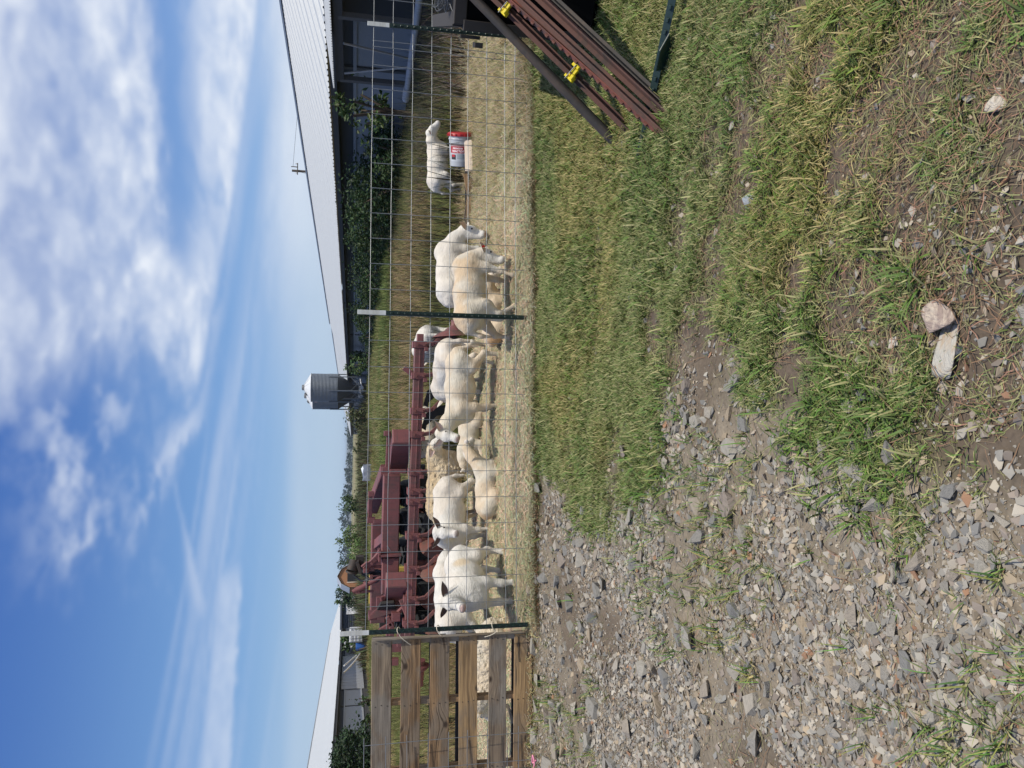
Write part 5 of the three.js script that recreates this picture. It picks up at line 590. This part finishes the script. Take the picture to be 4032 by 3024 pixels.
// ---------- grass, hay and dry field ----------
function clump(r, n, o) { // n blades: len, width, spread, lean range, curl, colours
  const P = [], C = [], I = []; for (let b = 0; b < n; b++) {
    const az = r() * 6.283, rad = Math.sqrt(r()) * o.spread, len = o.len * (0.5 + r() * 0.7), w = o.w * (0.7 + r() * 0.6), lean = mix(o.lean[0], o.lean[1], r()), curl = o.curl * (0.4 + r()), seg = o.seg ?? 3, az2 = r() * 6.283, ca = Math.cos(az2), sa = Math.sin(az2); let x = Math.cos(az) * rad, z = Math.sin(az) * rad, y = (o.y0 ?? 0) * r(), th = lean, yaw = az2; const col = mixc(o.cols[0], o.cols[1], r()).map((v) => v * (0.75 + r() * 0.5)), dry = r() < (o.dry ?? 0) ? o.dryC : null; const k0 = P.length / 3;
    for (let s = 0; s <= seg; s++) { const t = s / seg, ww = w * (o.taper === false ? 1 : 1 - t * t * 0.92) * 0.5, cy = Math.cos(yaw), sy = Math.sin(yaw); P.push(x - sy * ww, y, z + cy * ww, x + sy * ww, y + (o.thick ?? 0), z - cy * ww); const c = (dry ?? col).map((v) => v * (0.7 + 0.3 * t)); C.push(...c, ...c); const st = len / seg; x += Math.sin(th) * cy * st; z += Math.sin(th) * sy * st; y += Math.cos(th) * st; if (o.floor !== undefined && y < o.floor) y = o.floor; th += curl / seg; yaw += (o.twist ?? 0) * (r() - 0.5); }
    for (let s = 0; s < seg; s++) { const a = k0 + s * 2; I.push(a, a + 1, a + 2, a + 1, a + 3, a + 2); }
  }
  const g = new THREE.BufferGeometry(); g.setAttribute('position', new THREE.Float32BufferAttribute(P, 3)); g.setAttribute('color', new THREE.Float32BufferAttribute(C, 3)); g.setAttribute('uv', new THREE.Float32BufferAttribute(new Float32Array(P.length / 3 * 2), 2)); g.setIndex(I); g.computeVertexNormals(); return g;
}
const grassM = new THREE.MeshPhysicalMaterial({ vertexColors: true, roughness: 0.55, side: THREE.DoubleSide, specularIntensity: 0.5 }), strawM = new THREE.MeshPhysicalMaterial({ vertexColors: true, roughness: 0.7, side: THREE.DoubleSide, specularIntensity: 0.4 });
function scatter(n, seed, region, accept, size, tint, sink = 0) {
  const r = rng(seed), mats = [], cols = []; let t = 0; while (mats.length < n && t++ < n * 12) { const [x, z] = region(r), a = accept(x, z); if (r() > a) continue; const s = size(r, x, z, a); mats.push(mat4(x, gy(x, z) - sink, z, r() * 6.283, s, s * (0.8 + 0.4 * r()), (r() - 0.5) * 0.3, (r() - 0.5) * 0.3)); const k = 0.8 + r() * 0.4; cols.push(tint ? tint(r, x, z).map((v) => v * k) : [k, k, k]); } return [mats, cols];
}
{
  const r = rng(31), wedge = (z0, z1, pw = 1) => (q) => { const z = mix(z0, z1, Math.pow(q(), pw)); return [(q() * 2 - 1) * (0.4 - z * 0.56), z]; };
  const out = (x, z) => z > fenceZ(x) - 0.02 ? 1 : 0;
  const lawn = (x, z) => { const e = x - edgeX(z), n = fbm(x * 2.4, 6, z * 2.4, 4); let d = sm(-0.25, 0.25, e + (n - 0.5) * 0.8) * (1 - 0.93 * mudAt(x, z)); d = d * (0.2 + 1.0 * sm(0.34, 0.56, n)); d *= mix(1, 0.5, sm(-3.2, -1.8, z)) * (z > -3.4 ? 0.35 + 0.65 * sm(0.4, 0.6, fbm(x * 5, 3, z * 5, 3)) : 1); const tr = sm(0.25, 0.5, fenceZ(x) + 0.4 - z - (n - .5) * 0.4); d *= 1 - 0.75 * (1 - sm(0.02, 0.25, z - fenceZ(x) + (n - 0.5) * 0.25)); return out(x, z) * d; };
  const tintG = (q, x, z) => { const n = fbm(x * 1.4 + 3, 9, z * 1.4, 3), y = sm(0.45, 0.7, n); return [0.92 + 0.22 * y, 1.08 + 0.06 * y, 0.8]; };
  const GC = [[0.105, 0.148, 0.045], [0.23, 0.27, 0.1]], DC = [0.42, 0.34, 0.21];
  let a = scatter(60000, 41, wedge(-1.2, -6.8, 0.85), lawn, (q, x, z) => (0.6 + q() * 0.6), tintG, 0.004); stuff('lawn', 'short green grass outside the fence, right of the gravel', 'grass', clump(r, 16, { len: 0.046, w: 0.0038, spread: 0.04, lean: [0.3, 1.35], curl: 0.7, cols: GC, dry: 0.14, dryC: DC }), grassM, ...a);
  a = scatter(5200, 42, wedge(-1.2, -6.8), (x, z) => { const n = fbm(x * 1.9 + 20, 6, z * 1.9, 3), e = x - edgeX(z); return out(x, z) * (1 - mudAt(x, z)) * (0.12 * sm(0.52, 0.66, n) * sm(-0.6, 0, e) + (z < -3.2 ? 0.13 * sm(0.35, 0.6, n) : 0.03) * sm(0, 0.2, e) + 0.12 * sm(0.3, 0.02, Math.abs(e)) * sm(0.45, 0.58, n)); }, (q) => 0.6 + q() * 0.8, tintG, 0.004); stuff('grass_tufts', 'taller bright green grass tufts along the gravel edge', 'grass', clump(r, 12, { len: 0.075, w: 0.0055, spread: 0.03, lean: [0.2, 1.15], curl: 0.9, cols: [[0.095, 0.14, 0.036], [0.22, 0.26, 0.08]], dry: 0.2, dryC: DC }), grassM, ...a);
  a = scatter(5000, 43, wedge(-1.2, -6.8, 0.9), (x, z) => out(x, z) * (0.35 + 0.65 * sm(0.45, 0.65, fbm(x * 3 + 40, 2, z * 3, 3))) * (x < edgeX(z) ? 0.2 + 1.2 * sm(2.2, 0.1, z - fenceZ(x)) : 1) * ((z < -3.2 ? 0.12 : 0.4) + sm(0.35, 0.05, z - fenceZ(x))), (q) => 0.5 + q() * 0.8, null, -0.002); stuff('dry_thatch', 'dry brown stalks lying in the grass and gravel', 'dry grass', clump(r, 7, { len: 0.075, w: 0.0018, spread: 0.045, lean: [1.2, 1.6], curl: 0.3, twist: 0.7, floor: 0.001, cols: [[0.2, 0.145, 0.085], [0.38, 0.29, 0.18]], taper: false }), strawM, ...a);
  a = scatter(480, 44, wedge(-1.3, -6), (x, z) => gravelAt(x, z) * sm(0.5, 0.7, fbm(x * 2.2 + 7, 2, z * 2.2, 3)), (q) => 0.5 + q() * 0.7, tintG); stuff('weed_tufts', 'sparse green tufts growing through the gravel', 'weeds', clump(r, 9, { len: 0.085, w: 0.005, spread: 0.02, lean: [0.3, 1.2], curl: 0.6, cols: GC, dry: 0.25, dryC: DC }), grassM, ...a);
  // hay and straw inside the pen
  const pen = (x, z) => z < fenceZ(x) + 0.12 ? 1 : 0, hayN = (x, z) => sm(-9.4, -8.3, z) * sm(2.1, 1.1, x + (fbm(x * 2, 3, z * 2, 3) - 0.5));
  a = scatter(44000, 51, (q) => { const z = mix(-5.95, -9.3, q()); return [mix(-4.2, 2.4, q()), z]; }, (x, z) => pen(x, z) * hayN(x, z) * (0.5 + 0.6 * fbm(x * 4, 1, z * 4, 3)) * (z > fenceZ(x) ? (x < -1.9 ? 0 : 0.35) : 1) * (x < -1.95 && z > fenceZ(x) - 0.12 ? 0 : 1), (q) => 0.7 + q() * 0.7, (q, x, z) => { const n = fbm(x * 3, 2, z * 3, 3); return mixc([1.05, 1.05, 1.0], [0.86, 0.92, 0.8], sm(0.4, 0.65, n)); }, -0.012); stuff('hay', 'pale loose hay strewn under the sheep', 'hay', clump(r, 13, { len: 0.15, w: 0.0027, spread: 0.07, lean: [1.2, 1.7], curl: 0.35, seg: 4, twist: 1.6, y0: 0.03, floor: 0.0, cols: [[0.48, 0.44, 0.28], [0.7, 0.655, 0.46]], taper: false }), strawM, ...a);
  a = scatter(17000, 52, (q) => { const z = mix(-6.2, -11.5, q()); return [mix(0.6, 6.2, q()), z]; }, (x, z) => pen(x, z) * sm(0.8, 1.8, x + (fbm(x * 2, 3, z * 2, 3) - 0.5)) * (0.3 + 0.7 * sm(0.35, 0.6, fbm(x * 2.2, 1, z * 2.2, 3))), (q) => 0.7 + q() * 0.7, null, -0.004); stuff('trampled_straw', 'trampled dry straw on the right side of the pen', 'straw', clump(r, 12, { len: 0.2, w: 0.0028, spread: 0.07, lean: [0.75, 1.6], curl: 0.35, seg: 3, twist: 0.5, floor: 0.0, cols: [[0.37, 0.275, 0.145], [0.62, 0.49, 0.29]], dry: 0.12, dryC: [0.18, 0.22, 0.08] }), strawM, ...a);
  a = scatter(7000, 53, (q) => { const x = mix(-1.85, 4.2, q()); return [x, fenceZ(x) + 0.2 - q() * q() * 0.4]; }, () => 1, (q) => 0.5 + q() * 0.6, null); stuff('straw_edge', 'tangled brown straw along the foot of the wire fence', 'straw', clump(r, 9, { len: 0.14, w: 0.003, spread: 0.05, lean: [0.8, 1.65], curl: 0.4, seg: 3, twist: 0.9, floor: 0.0, cols: [[0.3, 0.22, 0.125], [0.52, 0.42, 0.26]], dry: 0.1, dryC: [0.1, 0.15, 0.05] }), strawM, ...a);
  // tall field grass behind
  const barnFree = (x, z) => x < bx(z, 0.1) && x > -11.6 + 0.178 * z ? 1 : 0;
  const FC = [[0.24, 0.195, 0.1], [0.42, 0.345, 0.19]];
  const tintF = (q, x, z) => { const n = fbm(x * 0.45, 4, z * 0.45, 4); return mixc([1.06, 1.0, 0.94], [0.6, 0.76, 0.5], sm(0.4, 0.58, n)); };
  a = scatter(34000, 61, (q) => { const z = -8.7 - Math.pow(q(), 1.5) * 17; return [(q() * 2 - 1) * (1.5 - z * 0.56), z]; }, (x, z) => barnFree(x, z) * sm(-8.6, -10.2, z + (fbm(x, 1, z, 3) - 0.5) * 2 + sm(1, 3, x) * 0.9) * (x < -1 ? 0.55 : 1) * sm(0.25, 0.75, Math.hypot(x - 2.8, (z + 9.75) * 0.8)) * (1 - 0.75 * sm(-3.4, -1.4, x - bx(z, 0)) * sm(-17, -14, z)) * (0.35 + 0.65 * sm(0.3, 0.55, fbm(x * 0.9, 7, z * 0.9, 3))), (q, x, z) => (0.6 + q() * 0.6) * mix(0.75, 1.15, sm(-10, -16, z)) * (x < -1.5 ? 0.7 : 1), tintF); stuff('dry_meadow', 'tall dry tan and green meadow grass behind the pen', 'meadow grass', clump(r, 16, { len: 0.34, w: 0.0065, spread: 0.09, lean: [0.02, 0.6], curl: 0.5, cols: FC, dry: 0.32, dryC: [0.13, 0.155, 0.05] }), strawM, ...a);
  a = scatter(26000, 62, (q) => { const z = -24 - Math.pow(q(), 1.3) * 45; return [(q() * 2 - 1) * (1.5 - z * 0.56), z]; }, (x, z) => barnFree(x, z) * (x < -0.04 * -z - 2 ? 0.28 : 1), (q, x, z) => (0.7 + q() * 0.6) * (x < -3 ? 0.6 : 1), tintF); stuff('far_meadow', 'dry meadow grass in the middle distance before the feed bins', 'meadow grass', clump(r, 14, { len: 0.4, w: 0.02, spread: 0.22, lean: [0.02, 0.5], curl: 0.4, cols: FC, dry: 0.25, dryC: [0.13, 0.15, 0.055] }), strawM, ...a);
  a = scatter(1500, 63, (q) => { const z = -9.5 - Math.pow(q(), 1.3) * 22; return [(q() * 2 - 1) * (1 - z * 0.5), z]; }, (x, z) => barnFree(x, z) * (x < 0 ? 0.1 : 1), (q) => 0.6 + q() * 0.7, null); stuff('seed_stalks', 'dark brown dead weed stalks standing in the meadow', 'weed stalks', clump(r, 6, { len: 0.46, w: 0.011, spread: 0.04, lean: [0.0, 0.28], curl: 0.15, cols: [[0.045, 0.03, 0.02], [0.09, 0.06, 0.04]] }), strawM, ...a);
  a = scatter(1000, 64, (q) => { const z = -9.3 - q() * 7; return [bx(z, -1.9 + (q() - 0.5) * 2.6), z]; }, (x, z) => 1, (q) => 0.6 + q() * 0.7, null); stuff('dry_brush', 'tangled bare brush in front of the lean-to', 'dry brush', clump(r, 9, { len: 0.6, w: 0.006, spread: 0.14, lean: [0.05, 1.2], curl: 0.7, seg: 4, twist: 0.8, cols: [[0.15, 0.105, 0.075], [0.34, 0.27, 0.2]] }), strawM, ...a);
  a = scatter(2600, 65, (q) => [mix(-26, 3, q()), mix(-55, -95, q())], (x, z) => barnFree(x, z) * sm(0.4, 0.6, fbm(x * 0.25, 8, z * 0.25, 3)) * (z < -60 ? 1 : 0.4), (q) => 0.6 + q() * 0.7, null); stuff('tall_weeds', 'band of grey-green tall weeds along the far field edge', 'weeds', clump(r, 14, { len: 0.85, w: 0.05, spread: 0.3, lean: [0.02, 0.5], curl: 0.4, cols: [[0.07, 0.085, 0.04], [0.17, 0.16, 0.09]] }), strawM, ...a);
}
renderer.render(scene, camera);
